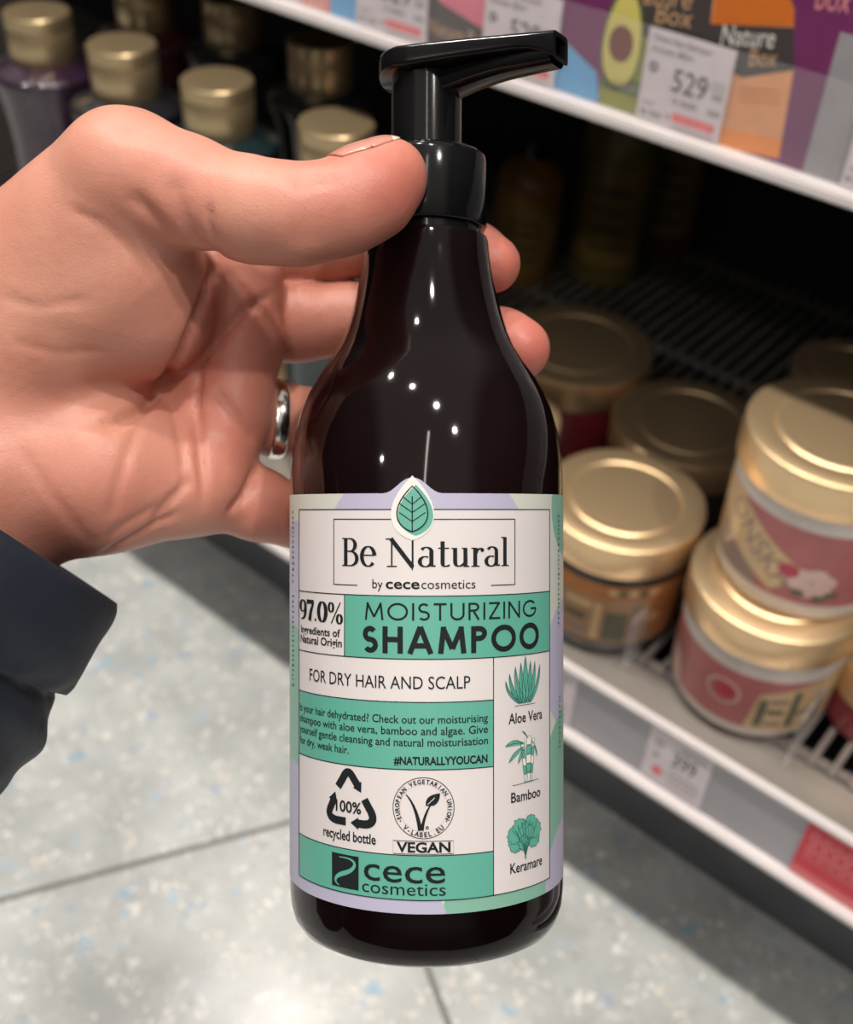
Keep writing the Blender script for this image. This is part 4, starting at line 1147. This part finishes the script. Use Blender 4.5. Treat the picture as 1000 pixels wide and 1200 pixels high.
# nails
def nail(f, i0, up, l0, l1, name='fingernail'):
    c0, c1 = P(*f[-2][0]), P(*f[-1][0]); r_ = f[-1][1]
    ax_ = (c1 - c0) / np.linalg.norm(c1 - c0); up = np.array(up, float); up -= ax_ * (up @ ax_); up /= np.linalg.norm(up); sd_ = np.cross(ax_, up)
    nu, nv = 18, 17; vs = []; mi = []
    for i in range(nu):
        for j in range(nv):
            u = i / (nu - 1); v = j / (nv - 1) * 2 - 1
            half = math.radians(52) * (1 - 0.22 * (1 - u) ** 3 - 0.55 * max(0, u - .8) ** 2 / .04 * .3)
            an = v * half
            org = c1 + ax_ * (l0 + (l1 - l0) * u - 1.2 * abs(v) ** 2.5 * (u if u > .5 else -.8 * (1 - u)))
            d = up * math.cos(an) + sd_ * math.sin(an); t = r_ * 0.4
            for _ in range(40):
                s = hand((org + d * t)[None])[0]
                if s > -0.02: break
                t += max(-s, .05) * .8
            vs.append((org + d * (t + 0.16 - 0.5 * max(0, abs(v) - .75))) * mm)
    fs = []
    for i in range(nu - 1):
        for j in range(nv - 1):
            q = i * nv + j; fs.append((q, q + 1, q + nv + 1, q + nv)); mi.append(1 if i >= nu - 3 else 0)
    o = mesh_obj(name, vs, fs, [M['nail'], M['nail_tip']], person, mi)
    so = o.modifiers.new('thickness', 'SOLIDIFY'); so.thickness = 0.0003; so.offset = 0
    return o
nail(THUMB, 0, (-.35, -.10, .86), -9.0, 6.4)

# silver ring round the base of the ring finger
c_ = P(325, 491.3, 309.2); ax_ = P(440, 496, 316) - P(300, 489, 307.6); ax_ /= np.linalg.norm(ax_)
e1 = np.cross(ax_, (0, 1, 0)); e1 /= np.linalg.norm(e1); e2 = np.cross(ax_, e1)
n_, rr = 72, 9.75; vs = []; fs = []
sec = [(-2.2, .0), (-2.0, .75), (-1.2, 1.0), (0, 1.1), (1.2, 1.0), (2.0, .75), (2.2, 0), (1.6, -.25), (-1.6, -.25)]
for i in range(n_):
    an = 2 * PI * i / n_
    for (w_, o_) in sec: vs.append((c_ + ax_ * w_ + (e1 * math.cos(an) + e2 * math.sin(an)) * (rr + o_)) * mm)
ns = len(sec)
for i in range(n_):
    for j in range(ns): fs.append((i * ns + j, ((i + 1) % n_) * ns + j, ((i + 1) % n_) * ns + (j + 1) % ns, i * ns + (j + 1) % ns))
tag(mesh_obj('ring', vs, fs, M['silver'], person), 'polished silver ring on the ring finger')

# quilted jacket sleeve
c0 = P(-66, 585, 277.0); axd = np.array([-.545 * .975, -.20, -.84 * .975]); axd /= np.linalg.norm(axd)
s1 = np.cross(axd, (0, 1, 0)); s1 /= np.linalg.norm(s1); s2 = np.cross(axd, s1)
R0 = 47.5; nt, na = 150, 200; vs = []; rs = np.random.RandomState(5)
wr = [(rs.uniform(.05, .35), rs.randint(2, 9), rs.uniform(0, 6.28), rs.uniform(.1, .5)) for _ in range(14)]
prof_t = np.linspace(0, 190, nt)
def puff(t):
    if t < 24: return 1.2 + 1.6 * math.sin(PI * min(1, t / 24)) ** .7
    q = ((t - 24) % 30) / 30; return -1.8 + 5.2 * math.sin(PI * q) ** .55
rows = []
for t in [(-99)] + list(prof_t):
    row_ = []
    for j in range(na):
        an = 2 * PI * j / na
        tt = max(t, 0)
        w_ = sum(a_ * math.sin(k_ * an + ph + tt * f_) for a_, k_, ph, f_ in wr) * min(1, .25 + tt / 40)
        seam = abs(((tt - 24) % 30) - 15) / 15 if tt > 20 else .2
        w_ += .55 * seam ** 3 * math.sin(23 * an + 3 * math.sin(tt * .2) + int((tt + 6) / 30) * 1.7)
        r_ = R0 + puff(tt) + w_ + tt * .035
        p = c0 + axd * tt + (s1 * math.cos(an) + s2 * math.sin(an)) * r_
        row_.append(p)
    rows.append(row_)
# turned-in hem: lip, then the lining going back inside
first = rows[1]
inn = []
for (dt, dr) in ((22, -9.0), (8, -7.0), (1.0, -5.0), (-1.6, -2.6), (-1.5, -1.0)):
    r2 = []
    for j in range(na):
        an = 2 * PI * j / na; d = s1 * math.cos(an) + s2 * math.sin(an); r2.append(first[j] + axd * dt + d * dr)
    inn.append(r2)
rows = inn + rows[1:]
for r_ in rows: vs += [p * mm for p in r_]
fs = []
for i in range(len(rows) - 1):
    for j in range(na): fs.append((i * na + j, i * na + (j + 1) % na, (i + 1) * na + (j + 1) % na, (i + 1) * na + j))
tag(mesh_obj('jacket_sleeve', vs, fs, M['navy'], person), 'dark navy quilted jacket sleeve')
